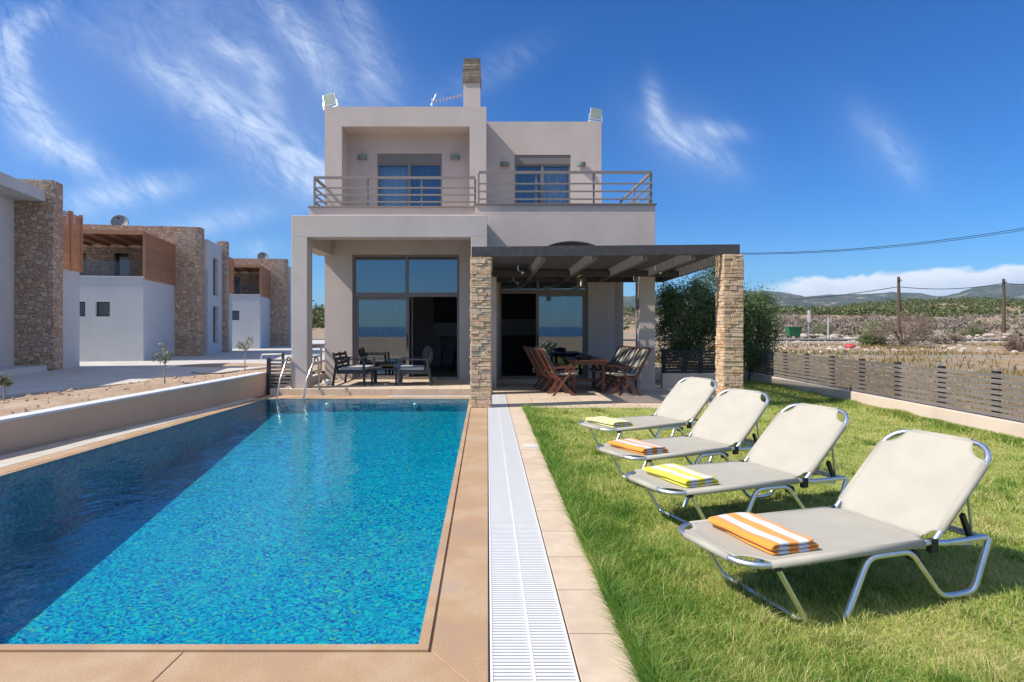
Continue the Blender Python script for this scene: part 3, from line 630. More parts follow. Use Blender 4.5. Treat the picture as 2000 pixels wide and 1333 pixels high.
# ------------------------------------------------------------------ neighbouring villas
def villa(loc, label, near=False, G='stone and white villas in a row'):
    root = thing('villa', label, 'villa', loc, math.atan(.2), G, world=False)
    X = 1.15; bx = .35 if near else X
    b = MB()
    # front lower block with two small window openings (x -9..0)
    ops = [(-1.62, -1.14), (-2.34, -1.96)]; z0, z1 = 1.72, 2.26
    xs_ = [-9, -2.62, -2.14, -1.62, -1.14, 0]
    b.box(-5.6, 0, 0, .25, 0, z0); b.box(-5.6, 0, 0, .25, z1, 3.18)
    for a, c in ((-5.6, -2.34), (-1.96, -1.62), (-1.14, 0)): b.box(a, c, 0, .25, z0, z1)
    b.box(-.25, 0, .25, 3.88, 0, 3.18); b.box(-5.6, -.25, .25, 3.88, 3.0, 3.18); b.box(-5.6, -5.35, .25, 3.88, 0, 3.0)
    b.box(-5.1, bx, 4.5 if near else 4.75, 7.6, 0, 5.3) if near else b.box(-5.1, X-.001, 4.75, 7.6, 0, .55)
    if not near:    # window bay of the side wall, openings left out
        wy0, wy1 = 5.7, 6.75
        b.box(X-.3, X, 4.75, wy0, .55, 5.3); b.box(X-.3, X, wy1, 7.6, .55, 5.3); b.box(X-.3, X, wy0, wy1, 2.30, 2.82); b.box(X-.3, X, wy0, wy1, 4.6, 5.3)
        b.box(-5.1, X-.3, 4.75, 5.0, .55, 5.3); b.box(-5.1, X-.3, 5.0, 7.6, 5.1, 5.3)
    else:
        b.box(bx, X, 4.5, 7.6, 4.98, 5.3); b.box(bx, X+.05, 4.5, 7.6, 0, .22)
    b.box(-5.1, X+.07, 8.21, 9.62, 0, 3.1)
    b.build('wall', 'villa', root)
    b = MB(); b.box(-5.62, .02, -.02, .27, 3.182, 3.22); b.build('parapet_cap', 'villa_white', root)
    # rubble stone walls
    b = MB(); oy0, oy1 = 3.9, 4.5
    dz0, dz1 = 3.15, 4.5
    drs = [(-2.42, -1.85), (-4.05, -3.5)]
    b.box(-5.6, -4.05, oy0, oy1, 0, 5.7); b.box(-3.5, -2.42, oy0, oy1, 0, 5.7); b.box(-1.85, -.65, oy0, oy1, 0, 5.7)
    for a, c in drs: b.box(a, c, oy0, oy1, 0, dz0); b.box(a, c, oy0, oy1, dz1, 5.7)
    cr = [(-.65, oy0), (.86, oy0)]+[(.86+.2*math.sin(a), oy0+.2-.2*math.cos(a)) for a in np.linspace(.3, math.pi/2, 5)]+[(1.06, oy1), (-.65, oy1)]
    b.prism(cr, 0, 5.72); b.box(-5.6, -5.2, 4.5, 7.6, 0, 5.7); b.build('stone_wall', 'rubblewall', root)
    MB().box(.30 if near else .9, 1.35, 7.61, 8.2, 0, 5.62).build('stone_pylon', 'rubblewall', root)
    # windows
    for a, c in ops:
        f = MB(); f.box(a, c, .14, .17, z0, z0+.04); f.box(a, c, .14, .17, z1-.04, z1); f.box(a, a+.04, .14, .17, z0+.04, z1-.04); f.box(c-.04, c, .14, .17, z0+.04, z1-.04)
        f = f.build('window', 'black', root); MB().box(a+.04, c-.04, .15, .16, z0+.04, z1-.04).build('pane', 'glass', f)
        MB().box(a-.05, c+.05, .27, .29, z0-.1, z1+.05).build('blind', 'blind', f)
    for a, c in drs:
        f = MB(); f.box(a, a+.06, 4.2, 4.26, dz0, dz1); f.box(c-.06, c, 4.2, 4.26, dz0, dz1); f.box(a+.06, c-.06, 4.2, 4.26, dz1-.06, dz1); f = f.build('balcony_door', 'black', root)
        MB().box(a+.06, c-.06, 4.22, 4.24, dz0, dz1-.06).build('pane', 'glass', f); MB().box(a-.05, c+.05, 4.52, 4.54, dz0-.1, dz1+.1).build('blind', 'blind', f)
    if not near:
        for z0_, z1_ in ((.55, 2.30), (2.82, 4.6)):
            f = MB(); f.box(X-.2, X-.14, wy0, wy0+.05, z0_, z1_); f.box(X-.2, X-.14, wy1-.05, wy1, z0_, z1_); f.box(X-.2, X-.14, wy0+.05, wy1-.05, z0_, z0_+.05); f.box(X-.2, X-.14, wy0+.05, wy1-.05, z1_-.05, z1_)
            f.box(X-.2, X-.14, wy0+.05, wy1-.05, (z0_+z1_)/2-.02, (z0_+z1_)/2+.02); f = f.build('tall_window', 'taupe', root); MB().box(X-.175, X-.165, wy0+.05, wy1-.05, z0_+.05, z1_-.05).build('pane', 'glass', f)
            MB().box(X-.32, X-.31, wy0-.1, wy1+.1, z0_-.05, z1_+.05).build('blind', 'blind', f)
    MB().box(-5.5, -.05, .1, .115, 3.22, 3.80).build('glass_balustrade', 'glass_clear', root)
    b = MB(); b.box(-5.6, .0, .0, 3.89, 4.86, 4.93); b.box(-5.6, 0, 0, .05, 4.78, 4.86)
    for k in range(8): b.box(-5.5+k*.72, -5.44+k*.72, .06, 3.88, 4.76, 4.859)
    b.build('canopy', 'screen', root)
    b = MB()
    for k in range(26): b.box(.0, .035, .06, 3.88, 3.12+k*.069, 3.12+k*.069+.042)
    for y in (.02, 1.3, 2.6): b.box(-.02 if y > .1 else -.03, -.001 if y > .1 else .05, y, y+.05, 3.22, 4.93)
    b.build('slat_screen', 'screen', root); b = MB()
    for k in range(26): b.box(1.24, 1.275, 8.22, 9.6, 3.11+k*.069, 3.11+k*.069+.042)
    for k in range(26): b.box(.6, 1.2, 9.57, 9.60, 3.11+k*.069, 3.11+k*.069+.042)
    b.box(1.2, 1.30, 8.85, 9.0, 3.1, 4.95); b.box(1.2, 1.30, 9.6, 9.67, 3.1, 4.95)
    b.build('slat_screen', 'screen', root)
    b = MB(); b.box(-5.15, -.3, 4.52, 8, 5.31, 5.4); b.build('roof', 'concrete', root)
    return root
GZ = .15
villa((-12.88, 23.0, GZ), 'middle villa, white box under an orange slatted canopy with a rounded stone wall behind')
villa((-13.25, 35.8, GZ), 'farthest and smallest villa, seen just left of the beige house column')
villa((-12.50, 10.2, GZ), 'nearest villa at the left edge, tall square stone pylon with slatted wood screen', near=True)
def dish(px, py, Y, label, s=.36):
    X = (px-CX)*Y/F; Z = H+(CY-py)*Y/F
    r = thing('satellite_dish', label, 'satellite dish', (X, Y, Z-.5)); ax = Vector((.35, -.85, .35))
    MB().lathe([(s*k/8, .09*(k/8)**2) for k in range(9)], (X, Y, Z), 24, ax).build('reflector', 'dish', r, solid=.012)
    MB().tube([(X, Y+.05, Z), (X, Y+.12, Z-.5)], .025).tube([(X, Y, Z-s*.9), Vector((X, Y, Z))+ax.normalized()*.42], .012).build('mount', 'taupe', r)
    MB().box(X-.04+.16, X+.04+.16, Y-.42, Y-.34, Z+.10, Z+.18).build('receiver', 'black', r)
dish(234, 436, 27.2, 'grey satellite dish on the stone roof of the middle villa')
dish(513, 503, 40.2, 'small grey satellite dish on the roof of the farthest villa', .34)

# ------------------------------------------------------------------ the house
hs_ = thing('house', 'two storey beige rendered villa with balcony, porch frame and chimney', 'house', (0, 18, 0))
def wallop(b, X0, X1, Z0, Z1, Y0, Y1, ops):  # frontal wall with rectangular openings
    xs = sorted(set([X0, X1]+[o[0] for o in ops]+[o[1] for o in ops]))
    for a, c in zip(xs[:-1], xs[1:]):
        op = [o for o in ops if o[0] <= a+1e-6 and o[1] >= c-1e-6]
        if not op: b.box(a, c, Y0, Y1, Z0, Z1)
        else:
            if op[0][2] > Z0+1e-4: b.box(a, c, Y0, Y1, Z0, op[0][2])
            if op[0][3] < Z1-1e-4: b.box(a, c, Y0, Y1, op[0][3], Z1)
WY = 15.7; RY = 16.2
DL = (-3.455, -.72, .14, 3.34); DR = (.31, 2.66, .125, 3.0)
b = MB()
wallop(b, -4.16, 0.0, .0, 3.75, WY, WY+.22, [(DL[0], DL[1], 0, DL[3])])
wallop(b, .0, 3.36, .0, 3.75, RY, RY+.22, [(DR[0], DR[1], 0, DR[3])]); b.box(3.36, 3.64, RY+.25, RY+.5, 0, 3.75)
b.box(.0, .22, 15.0, RY, .0, 3.75)                         # pier right of the stone pillar
b.box(-4.16, -3.94, WY+.22, 22, 0, 3.75); b.box(3.42, 3.64, RY+.5, 22, 0, 3.75); b.box(-3.94, 3.42, 21.8, 22, 0, 3.75); b.box(-.12, .0, WY+.22, 21.8, 0, 3.75)
# upper left volume: projecting frame and recessed wall
UY = 16.16; UI = 16.85
b.box(-4.28, -3.83, UY, 22, 4.405, 7.28); b.box(-.47, -.03, UY, 22, 4.405, 7.28); b.box(-3.83, -.47, UY, 22, 6.76, 7.28)
UW1 = (-3.02, -1.25, 4.42, 6.24)
wallop(b, -3.83, -.47, 4.405, 6.76, UI, UI+.2, [UW1])
# upper right volume
UW2 = (.77, 2.36, 4.42, 6.36)
wallop(b, -.03, 3.23, 4.405, 7.30, 17.4, 17.6, [UW2]); b.box(3.03, 3.23, 17.6, 22, 4.405, 7.30); b.box(-.03, 3.03, 17.6, 22, 7.1, 7.28); b.box(-3.83, 3.03, 21.8, 22, 4.405, 7.1)
b.build('wall', 'stucco', hs_)
# slabs
b = MB(); b.box(-4.33, -.295, 14.96, 22, 3.94, 4.40); b.box(-4.16, -.29, 15.72, 22, 3.752, 3.94); b.box(-.29, 4.0, 14.65, 22, 4.16, 4.40)
b.box(-.29, -.0, 14.65, 15.0, 3.942, 4.16)
# right parapet with a shallow arch cut in its foot
pts = [(0.001, 4.16), (4.0, 4.16), (4.0, 3.05), (2.75, 3.05), (2.75, 3.30)]
for k in range(17): a = math.pi*k/16; pts.append((2.02+.73*math.cos(a), 3.24+.29*math.sin(a)))
pts += [(1.29, 3.05), (.001, 3.05)]
b.prism(pts, 14.65, 14.9, lambda a, c, h: (a, h, c))
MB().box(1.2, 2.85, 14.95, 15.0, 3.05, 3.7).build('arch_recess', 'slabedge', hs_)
b.box(3.62, 4.0, 14.9, 22, 3.3, 4.16); b.box(.0, 3.62, 14.9, 16.2, 3.75, 4.16); b.box(.0, 3.62, 16.2, 22, 3.752, 4.16)
b.build('balcony_slab', 'stucco', hs_, bevel=.008)
b = MB(); b.box(-4.37, -.33, 14.92, 15.2, 4.40, 4.425); b.box(-.33, 4.04, 14.61, 14.95, 4.402, 4.43); b.box(3.75, 4.04, 14.95, 18.2, 4.402, 4.43); b.box(-4.37, -4.05, 15.2, 16.15, 4.40, 4.425); b.build('balcony_edging', 'slabedge', hs_)
# porch frame
b = MB(); b.box(-4.31, -3.96, 13.5, 13.9, .14, 3.46); b.box(-.36, 0.0, 13.5, 13.9, .14, 3.46); b.box(-4.31, 0.0, 13.5, 13.9, 3.46, 3.94)
b.box(-4.31, -3.96, 13.9, 15.69, 3.30, 3.94); b.box(-.36, 0.0, 13.9, 15.69, 3.30, 3.94); b.box(-3.96, -.36, 13.9, 15.69, 3.75, 3.94); b.build('porch_frame', 'stucco', hs_, bevel=.01)
b = MB(); b.box(3.62, 4.0, 14.65, 15.03, 0.0, 3.05); b.box(3.6, 4.02, 14.63, 15.05, 0, .12); b.build('column', 'stucco', hs_, bevel=.01)
# roof cap
# chimney
ch = MB(); cx0, cx1 = (905-CX)*17.6/F, (938-CX)*17.6/F
ch.box(cx0, cx1, 17.6, 18.1, 7.25, 8.48); ch = ch.build('chimney', 'stucco', hs_)
cb = MB()
for k in range(9):
    z = 8.48+k*.078; w = .03*(1-k/10)-.015*k/9
    cb.box(cx0-w-.01+random.uniform(0, .015), cx1+w+.01-random.uniform(0, .015), 17.6-w-.01, 18.1+w, z+.001, z+.073, jit=.006)
cb.build('chimney_top', simple('chimney_slate', (.20, .155, .12), .9, var=.35, scale=8, isl=.35), ch)
# sliding glazing
def frame_rect(b, x0, x1, z0, z1, y0, y1, t):
    b.box(x0, x1, y0, y1, z0, z0+t); b.box(x0, x1, y0, y1, z1-t, z1); b.box(x0, x0+t, y0, y1, z0+t, z1-t); b.box(x1-t, x1, y0, y1, z0+t, z1-t)
def glazing(D, Y, zt, xm, openside, blindtop=True):
    x0, x1, z0, z1 = D; f = MB(); frame_rect(f, x0, x1, z0, z1, Y+.06, Y+.18, .06); f.box(x0+.06, x1-.06, Y+.06, Y+.18, zt-.05, zt+.06); f.box(xm-.035, xm+.035, Y+.06, Y+.18, zt+.06, z1-.06)
    f = f.build('door_frame', 'taupe', hs_)
    for a, c in ((x0+.06, xm-.035), (xm+.035, x1-.06)):
        MB().box(a, c, Y+.11, Y+.12, zt+.06, z1-.06).build('transom_pane', 'glass', f)
        if blindtop: MB().box(a+.03, c, Y+.17, Y+.176, zt+.06, z1-.12).build('transom_blind', 'blind', f)
    a, c = (x0+.06, xm+.05) if openside == 'R' else (xm-.05, x1-.06)
    s = MB(); frame_rect(s, a, c, z0+.02, zt-.05, Y+.10, Y+.15, .075); s = s.build('sliding_door', 'taupe', hs_)
    MB().box(a+.075, c-.075, Y+.122, Y+.13, z0+.095, zt-.125).build('pane', 'glass', s)
    hx = c-.04 if openside == 'R' else a+.04
    MB().box(hx-.012, hx+.012, Y+.06, Y+.10, 1.0, 1.3).build('handle', 'black', s)
    return s
s1 = glazing(DL, WY, 2.31, -2.07, 'R'); s2 = glazing(DR, RY, 2.42, 1.34, 'L')
s3 = MB(); frame_rect(s3, -2.03, -1.93, .16, 2.26, WY+.155, WY+.19, .02); s3.build('door_frame_post', 'taupe', hs_)
def cur(X0, X1, Z0, Z1, Y, name, mat, parent, amp=.03, n=14):
    b = MB(); P = []; N = n*8
    for i in range(N+1):
        x = X0+(X1-X0)*i/N; y = Y+amp*math.sin(i/8*2*math.pi)+amp*.4*math.sin(i*.37); P.append((x, y))
    b.add([(x, y, Z0) for x, y in P]+[(x, y, Z1) for x, y in P], [(i, i+1, N+2+i, N+1+i) for i in range(N)], True); return b.build(name, mat, parent)
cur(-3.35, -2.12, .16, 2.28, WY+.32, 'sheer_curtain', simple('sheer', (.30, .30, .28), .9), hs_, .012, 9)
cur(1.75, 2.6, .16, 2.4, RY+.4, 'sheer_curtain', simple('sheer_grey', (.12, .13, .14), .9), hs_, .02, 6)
# interiors
b = MB(); b.box(-3.94, -.12, WY+.2, 21.8, .10, .138); b.box(.0, 3.42, RY+.2, 21.8, .09, .123); b.build('room_floor', 'int_floor', hs_)
for a_ in ((-3.0, -1.6, 21.1, 21.3, .14, 3.7), (-1.75, -.5, 20.2, 20.6, 1.18, 1.62), (.35, 2.0, 20.8, 21.2, 1.2, 1.75)): MB().box(*a_).build('room_wall', 'int_white', hs_)
b = MB(); b.box(-1.85, -.3, 20.3, 20.9, 2.6, 2.7); b.box(-1.8, -.95, 20.6, 20.9, 1.62, 2.6); b.box(.3, 2.1, 20.9, 21.3, 1.75, 3.6); b.box(.3, 2.2, 20.7, 21.3, .13, 1.2)
for k in range(9): b.box(-1.02+.02*k, -.45, 18.9+k*.2, 19.12+k*.2, .30+k*.19, .34+k*.19)
b.bar((-1.05, 18.9, .2), (-.85, 20.6, 2.0), .05, .2); b.build('room_furniture', 'int_dark', hs_)
# upper windows
def upwin(W, Y, label, lightleft):
    x0, x1, z0, z1 = W; f = MB(); f.box(x0, x1, Y+.02, Y+.18, z1-.26, z1); frame_rect(f, x0, x1, z0, z1-.26, Y+.04, Y+.15, .05); xm = (x0+x1)/2
    f.box(xm-.05, xm+.03, Y+.04, Y+.15, z0+.05, z1-.31); f = f.build('window', 'taupe', hs_)
    MB().box(x0+.05, xm-.05, Y+.09, Y+.10, z0+.05, z1-.31).build('pane', 'glass_clear', f); MB().box(xm+.03, x1-.05, Y+.07, Y+.08, z0+.05, z1-.31).build('pane', 'glass_clear', f)
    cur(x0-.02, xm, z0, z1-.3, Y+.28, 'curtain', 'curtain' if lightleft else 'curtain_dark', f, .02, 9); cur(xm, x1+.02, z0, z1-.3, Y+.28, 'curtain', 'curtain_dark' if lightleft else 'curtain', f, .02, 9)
upwin(UW1, UI, 'w', True); upwin(UW2, 17.4, 'w', False)
# railings
def rail(a, b_, n, zt=5.20, zb=4.43, name='balcony_railing', mids=3, w=.045):
    m = MB(); a = Vector(a); b_ = Vector(b_); d = b_-a
    m.bar(a+Vector((0, 0, zt-.03)), b_+Vector((0, 0, zt-.03)), .05, .06)
    for k in range(mids): z = zb+(zt-zb)*(.13+.235*k+.02); m.bar(a+Vector((0, 0, z)), b_+Vector((0, 0, z)), .03, .035)
    for i in range(n+1):
        p = a+d*i/n+Vector((0, .001, 0)); m.box(p.x-w/2, p.x+w/2, p.y-.012+.022, p.y+.012+.022, zb-.03, zt-.06)
    return m
m = rail((-4.23, 15.0, 0), (-.30, 15.0, 0), 3, 5.16); m2 = rail((-4.23, 15.03, 0), (-4.23, 16.15, 0), 1, 5.16); m.v += []; 
m.add(m2.v, m2.f); m.build('balcony_railing', 'taupe_rail', hs_)
m = rail((-.21, 14.72, 0), (3.93, 14.72, 0), 3, 5.22); m2 = rail((3.93, 14.76, 0), (3.93, 18.1, 0), 2, 5.22); m.add(m2.v, m2.f)
m.bar((3.93, 18.1, 4.49), (3.2, 18.1, 4.49), .04, .06); m.build('balcony_railing', 'taupe_rail', hs_)
m = rail((-4.25, 13.95, 0), (-4.25, 15.68, 0), 2, 1.05, .28, mids=3); m.build('porch_railing', 'taupe_rail', hs_)
MB().box(-4.36, -4.14, 13.91, 15.69, .14, .30).build('porch_kerb', 'stucco', hs_)
# wall lamps
def wall_lamp(px, py, Y, label):
    X = (px-CX)*Y/F; Z = H+(CY-py)*Y/F; r = thing('wall_lamp', label, 'wall lamp', (X, Y, Z), 0, 'small wall lamps on the upper floor')
    MB().box(X-.05, X+.05, Y-.025, Y-.001, Z-.04, Z+.04).build('bracket', 'white', r)
    b = MB(); n = 12; pr_ = [(X+.13*math.cos(a), Y-.025-.10*math.sin(a)) for a in np.linspace(0, math.pi, n)]
    b.prism(pr_, Z-.055, Z+.055); b.build('shade', 'flood', r, bevel=.008)
wall_lamp(708, 309, UI, 'wall lamp left of the curtained window in the recessed balcony')
wall_lamp(889, 309, UI, 'wall lamp right of the curtained window in the recessed balcony')
wall_lamp(986, 322, 17.4, 'wall lamp in the shadow left of the right upper window')
wall_lamp(1135, 322, 17.4, 'sunlit wall lamp right of the right upper window')
def flood(px, py, Y, lean, label):
    X = (px-CX)*Y/F; Z = H+(CY-py)*Y/F; r = thing('floodlight', label, 'floodlight', (X, Y, Z), 0, 'square floodlights on the roof edge')
    Mx = Matrix.Translation((X, Y, Z)) @ Matrix.Rotation(R(lean), 4, 'Y') @ Matrix.Rotation(R(-28), 4, 'X')
    MB().box(-.17, .17, 0, .05, .04, .46, Mx).build('housing', 'alu', r, bevel=.01); MB().box(-.15, .15, -.006, -.001, .06, .44, Mx).build('lens', 'flood', r)
    MB().box(-.2, -.175, .0, .06, -.05, .2, Mx).box(.175, .2, 0, .06, -.05, .2, Mx).box(-.2, .2, .0, .06, -.07, -.05, Mx).build('bracket', 'alu', r)
flood(645, 207, 16.3, -14, 'floodlight tilted left on the left roof corner'); flood(1163, 234, 17.55, 10, 'floodlight tilted right on the right roof corner')
an = thing('tv_antenna', 'television antenna with a red and white boom beside the chimney', 'antenna', (-1.5, 18, 7.3))
q = lambda px, py, Y=18.: ((px-CX)*Y/F, Y, H+(CY-py)*Y/F)
b = MB(); b.tube([q(842, 200), q(902, 187)], .012, 6); b.build('boom', simple('faded_red', (.42, .22, .18), .6), an)
b = MB(); b.tube([q(844, 214), q(844, 193)], .014, 6); b.tube([q(842, 206), q(852, 184)], .012, 6)
for k in range(9):
    t_ = k/8; p = Vector(q(846+t_*54, 199-t_*11.5)); b.tube([p+Vector((0, -.14, 0)), p+Vector((0, .14, 0))], .006, 5); b.tube([p+Vector((0, 0, -.035)), p+Vector((0, 0, .035))], .008, 5)
b.build('element', 'alu', an)
b = MB(); b.box(1.2, 1.75, 18.2, 19, 7.34, 7.41); sp_ = tag(b.build('roof_hatch', 'wallcap', bevel=.01), 'low pale hatch on the flat roof right of the chimney', 'roof hatch')
# ------------------------------------------------------------------ pergola
pg = thing('pergola', 'dark timber pergola on two ledgestone pillars over the dining table', 'pergola', (2.2, 13.6, 0))
def pillar(x0, x1, y0, y1, z1):
    b = MB(); b.box(x0+.03, x1-.03, y0+.03, y1-.03, -.02, z1-.01); z = 0.
    while z < z1-.02:
        h = random.choice([.038, .048, .058, .07, .088]); h = min(h, z1-z)
        for side in range(4):
            ln = (x1-x0) if side in (0, 2) else (y1-y0); s = 0.
            while s < ln-.01:
                l = min(random.uniform(.07, .24), ln-s)
                if ln-s-l < .05: l = ln-s
                d = random.uniform(.0, .022); g_ = .002
                if side == 0: b.box(x0+s+g_, x0+s+l-g_, y0-d, y0+.05, z+g_, z+h-g_, jit=.0035)
                if side == 2: b.box(x0+s+g_, x0+s+l-g_, y1-.05, y1+d, z+g_, z+h-g_, jit=.0035)
                if side == 1: b.box(x0-d, x0+.05, y0+s+g_, y0+s+l-g_, z+g_, z+h-g_, jit=.0035)
                if side == 3: b.box(x1-.05, x1+d, y0+s+g_, y0+s+l-g_, z+g_, z+h-g_, jit=.0035)
                s += l
        z += h
    return b.build('stone_pillar', 'ledge', pg, bevel=.007)
pillar(-.305, .065, 11.34, 11.72, 2.78); pillar(4.36, 4.72, 11.34, 11.72, 2.83)
b = MB(); b.add([(-.295, 11.36, 2.785), (4.67, 11.36, 2.835), (4.67, 11.44, 2.835), (-.295, 11.44, 2.785), (-.295, 11.36, 2.975), (4.67, 11.36, 3.02), (4.67, 11.44, 3.02), (-.295, 11.44, 2.975)],
                [(0, 3, 2, 1), (4, 5, 6, 7), (0, 1, 5, 4), (1, 2, 6, 5), (2, 3, 7, 6), (3, 0, 4, 7)]); b.build('beam', 'darkwood', pg, bevel=.004)
MB().box(.0, 4.62, 16.06, 16.18, 2.66, 2.84).box(.0, 4.62, 14.5, 14.62, 2.68, 2.82).build('beam', 'darkwood', pg, bevel=.004)
for x in (.02, 1.0, 1.95, 2.9, 3.8, 4.52):
    MB().add([(x, 11.445, 2.74), (x+.09, 11.445, 2.74), (x+.09, 16.05, 2.66), (x, 16.05, 2.66), (x, 11.445, 2.93), (x+.09, 11.445, 2.93), (x+.09, 16.05, 2.85), (x, 16.05, 2.85)],
             [(0, 3, 2, 1), (4, 5, 6, 7), (0, 1, 5, 4), (1, 2, 6, 5), (2, 3, 7, 6), (3, 0, 4, 7)]).build('rafter', 'rafter', pg, bevel=.004)
b = MB(); y = 11.5; k = 0
while y < 16.2:
    z = 2.935-.08*(y-11.445)/4.6; b.box(-.1, 4.66, y, y+.055, z, z+.045); y += .098
b.build('slat_roof', 'darkwood', pg)
# hanging lantern and spot lamps
ln = thing('hanging_lantern', 'brass lantern hanging under the pergola above the dining table', 'lantern', (2.0, 12.9, 2.4)); lx, ly, lz = (1135-CX)*12.9/F, 12.9, 2.45
MB().tube([(lx, ly, 2.9), (lx, ly, lz+.13)], .008, 5).build('chain', 'black', ln)
b = MB(); b.lathe([(0, .16), (.03, .15), (.10, .10), (.11, .08)], (lx, ly, lz), 6); b.lathe([(.08, -.10), (.09, -.12), (.0, -.13)], (lx, ly, lz), 6)
for k in range(6): a = k*math.pi/3; b.tube([(lx+.09*math.cos(a), ly+.09*math.sin(a), lz+.08), (lx+.075*math.cos(a), ly+.075*math.sin(a), lz-.1)], .007, 5)
b.build('cage', 'brass', ln); MB().lathe([(.02, -.1), (.02, .03), (0, .05)], (lx, ly, lz), 10).build('candle_lamp', 'white', ln)
def spot(x, y, z, label):
    r = thing('spot_lamp', label, 'spot lamp', (x, y, z), 0, 'small spot lamps under the pergola')
    MB().tube([(x, y, z+.1), (x, y, z)], .012, 6).tube([(x, y, z), (x+.08, y-.03, z-.04)], .009, 6).build('arm', 'dish', r)
    MB().lathe([(0, .02), (.028, .015), (.036, -.03), (.032, -.055)], (x+.08, y-.03, z-.04), 12, (-.5, .3, .7)).build('lamp_head', 'dish', r)
for (px, py, Y), lb in zip([(1012, 528, 13.1), (1003, 549, 14.3), (1280, 528, 13.1), (1238, 548, 14.3)],
    ['spot lamp near the stone pillar by the pool, higher of its pair', 'spot lamp near the stone pillar by the pool, lower of its pair', 'spot lamp at the right end of the pergola, higher of its pair', 'spot lamp at the right end of the pergola, lower of its pair']):
    spot((px-CX)*Y/F, Y, H+(CY-py)*Y/F, lb)
# awning pole leaning on the column
tag(MB().tube([(3.56, 14.55, .02), (3.58, 14.6, 1.7)], .012).build('crank_pole', 'white'), 'thin pale crank pole leaning against the right rear column', 'pole')
# ------------------------------------------------------------------ furniture: dining
def fold_chair(label):
    r = thing('folding_armchair', label, 'chair', (0, 0, 0), 0, 'folding teak armchairs round the dining table', world=False)
    # faces +x, width along y
    for s in (-1, 1):
        y = s*.25
        MB().bar((-.10, y, 0.0), (.34, y, .60), .028, .05).build('leg', 'mahog', r, bevel=.004)
        MB().bar((.36, y-.032*s, 0.0), (-.06, y-.032*s, .46), .028, .05).build('leg', 'mahog', r, bevel=.004)
        MB().bar((-.10, y+.0, .60), (.40, y+.0, .615), .05, .024).build('armrest', 'mahog', r, bevel=.004)
        MB().bar((-.02, y-.03*s, .36), (-.36, y-.03*s, 1.02), .026, .045).build('back_post', 'mahog', r, bevel=.004)
    b = MB()
    for k in range(8): b.bar((-.03+k*.057, -.21, .395+.02*(k/7)**2), (-.03+k*.057, .21, .395+.02*(k/7)**2), .042, .016)
    b.build('seat', 'mahog', r)
    b = MB()
    for k in range(6): y = -.17+k*.068; b.bar((-.05, y, .46), (-.345, y, 1.0), .014, .04, (0, 1, 0))
    b.bar((-.345, -.22, 1.0), (-.345, .22, 1.0), .03, .06, (-.4, 0, 1)); b.bar((-.07, -.22, .47), (-.07, .22, .47), .03, .05); b.build('backrest', 'mahog', r)
    b = MB(); n = 10
    prof = [(.44, .435), (.2, .425), (.0, .43), (-.04, .47), (-.12, .62), (-.22, .80), (-.31, .97)]
    V = []; nv = 9
    for i, (x, z) in enumerate(prof):
        for j in range(nv): y = -.21+.42*j/(nv-1); V.append((x+.012*abs(math.sin(j*1.57)), y, z+.018*abs(math.sin(j*1.57))+.012))
    b.add(V, [(i*nv+j, i*nv+j+1, (i+1)*nv+j+1, (i+1)*nv+j) for i in range(len(prof)-1) for j in range(nv-1)], True); b.build('cushion', 'chaircush', r, solid=.035)
    MB().tube([(-.09, .2, .50), (-.13, .23, .45), (-.10, .24, .38), (-.06, .22, .42)], .008, 5).build('cushion_tie', 'white', r)
    return r
fc = fold_chair('frontmost teak armchair on the pool side of the dining table')
left = [(1.52, 13.50), (1.43, 13.92), (1.34, 14.34), (1.25, 14.76)]; right = [(3.18, 13.55), (3.08, 13.98), (3.00, 14.42), (2.94, 14.85)]
fc.location = (left[0][0], left[0][1], 0)
ln_ = ['second teak armchair from the front on the pool side of the table', 'third teak armchair from the front on the pool side of the table', 'rearmost teak armchair on the pool side of the table']
for (x, y), lb in zip(left[1:], ln_): dup(fc, (x, y, 0), R(random.uniform(-4, 4)), lb)
rn_ = ['frontmost teak armchair on the column side of the dining table, striped cushion', 'second teak armchair from the front on the column side of the table', 'third teak armchair from the front on the column side of the table', 'rearmost teak armchair on the column side of the table']
for (x, y), lb in zip(right, rn_): dup(fc, (x, y, 0), R(180+random.uniform(-7, 7)), lb)
tb = thing('dining_table', 'long red brown teak table under the pergola between the armchairs', 'table', (2.28, 14.5, 0))
b = MB()
for k in range(9): x = 1.83+k*.1; b.box(x, x+.094, 13.75, 15.35, .715, .742)
b.build('tabletop', 'mahog', tb, bevel=.003); b = MB(); frame = [(1.88, 2.68, 13.82, 15.28)]; b.box(1.88, 2.68, 13.82, 13.85, .64, .714); b.box(1.88, 2.68, 15.25, 15.28, .64, .714); b.box(1.88, 1.91, 13.85, 15.25, .64, .714); b.box(2.65, 2.68, 13.85, 15.25, .64, .714); b.build('apron', 'mahog', tb)
for x in (1.92, 2.59):
    for y in (13.87, 15.15): MB().box(x, x+.07, y, y+.07, .03, .64).build('leg', 'mahog', tb, bevel=.004)
    MB().box(x, x+.07, 13.80, 15.30, 0, .03).build('foot', 'mahog', tb)
MB().box(1.92, 2.66, 14.46, 14.53, .2, .26).build('stretcher', 'mahog', tb)
b = MB(); V = []
for i in range(9):
    for j in range(17):
        u = math.pi*i/8; v_ = 2*math.pi*j/16; rr = 1+.12*math.sin(3*v_+i); V.append((2.2+.21*math.sin(u)*math.cos(v_)*rr, 14.0+.15*math.sin(u)*math.sin(v_)*rr, .80+.062*math.cos(u)*(1+.2*math.sin(2*v_))))
b.add(V, [(i*17+j, i*17+j+1, (i+1)*17+j+1, (i+1)*17+j) for i in range(8) for j in range(16)], True)
tag(b.build('cushion', simple('black_glossy_cover', (.012, .012, .014), .25)), 'black shiny cushion lying on the dining table', 'cushion')
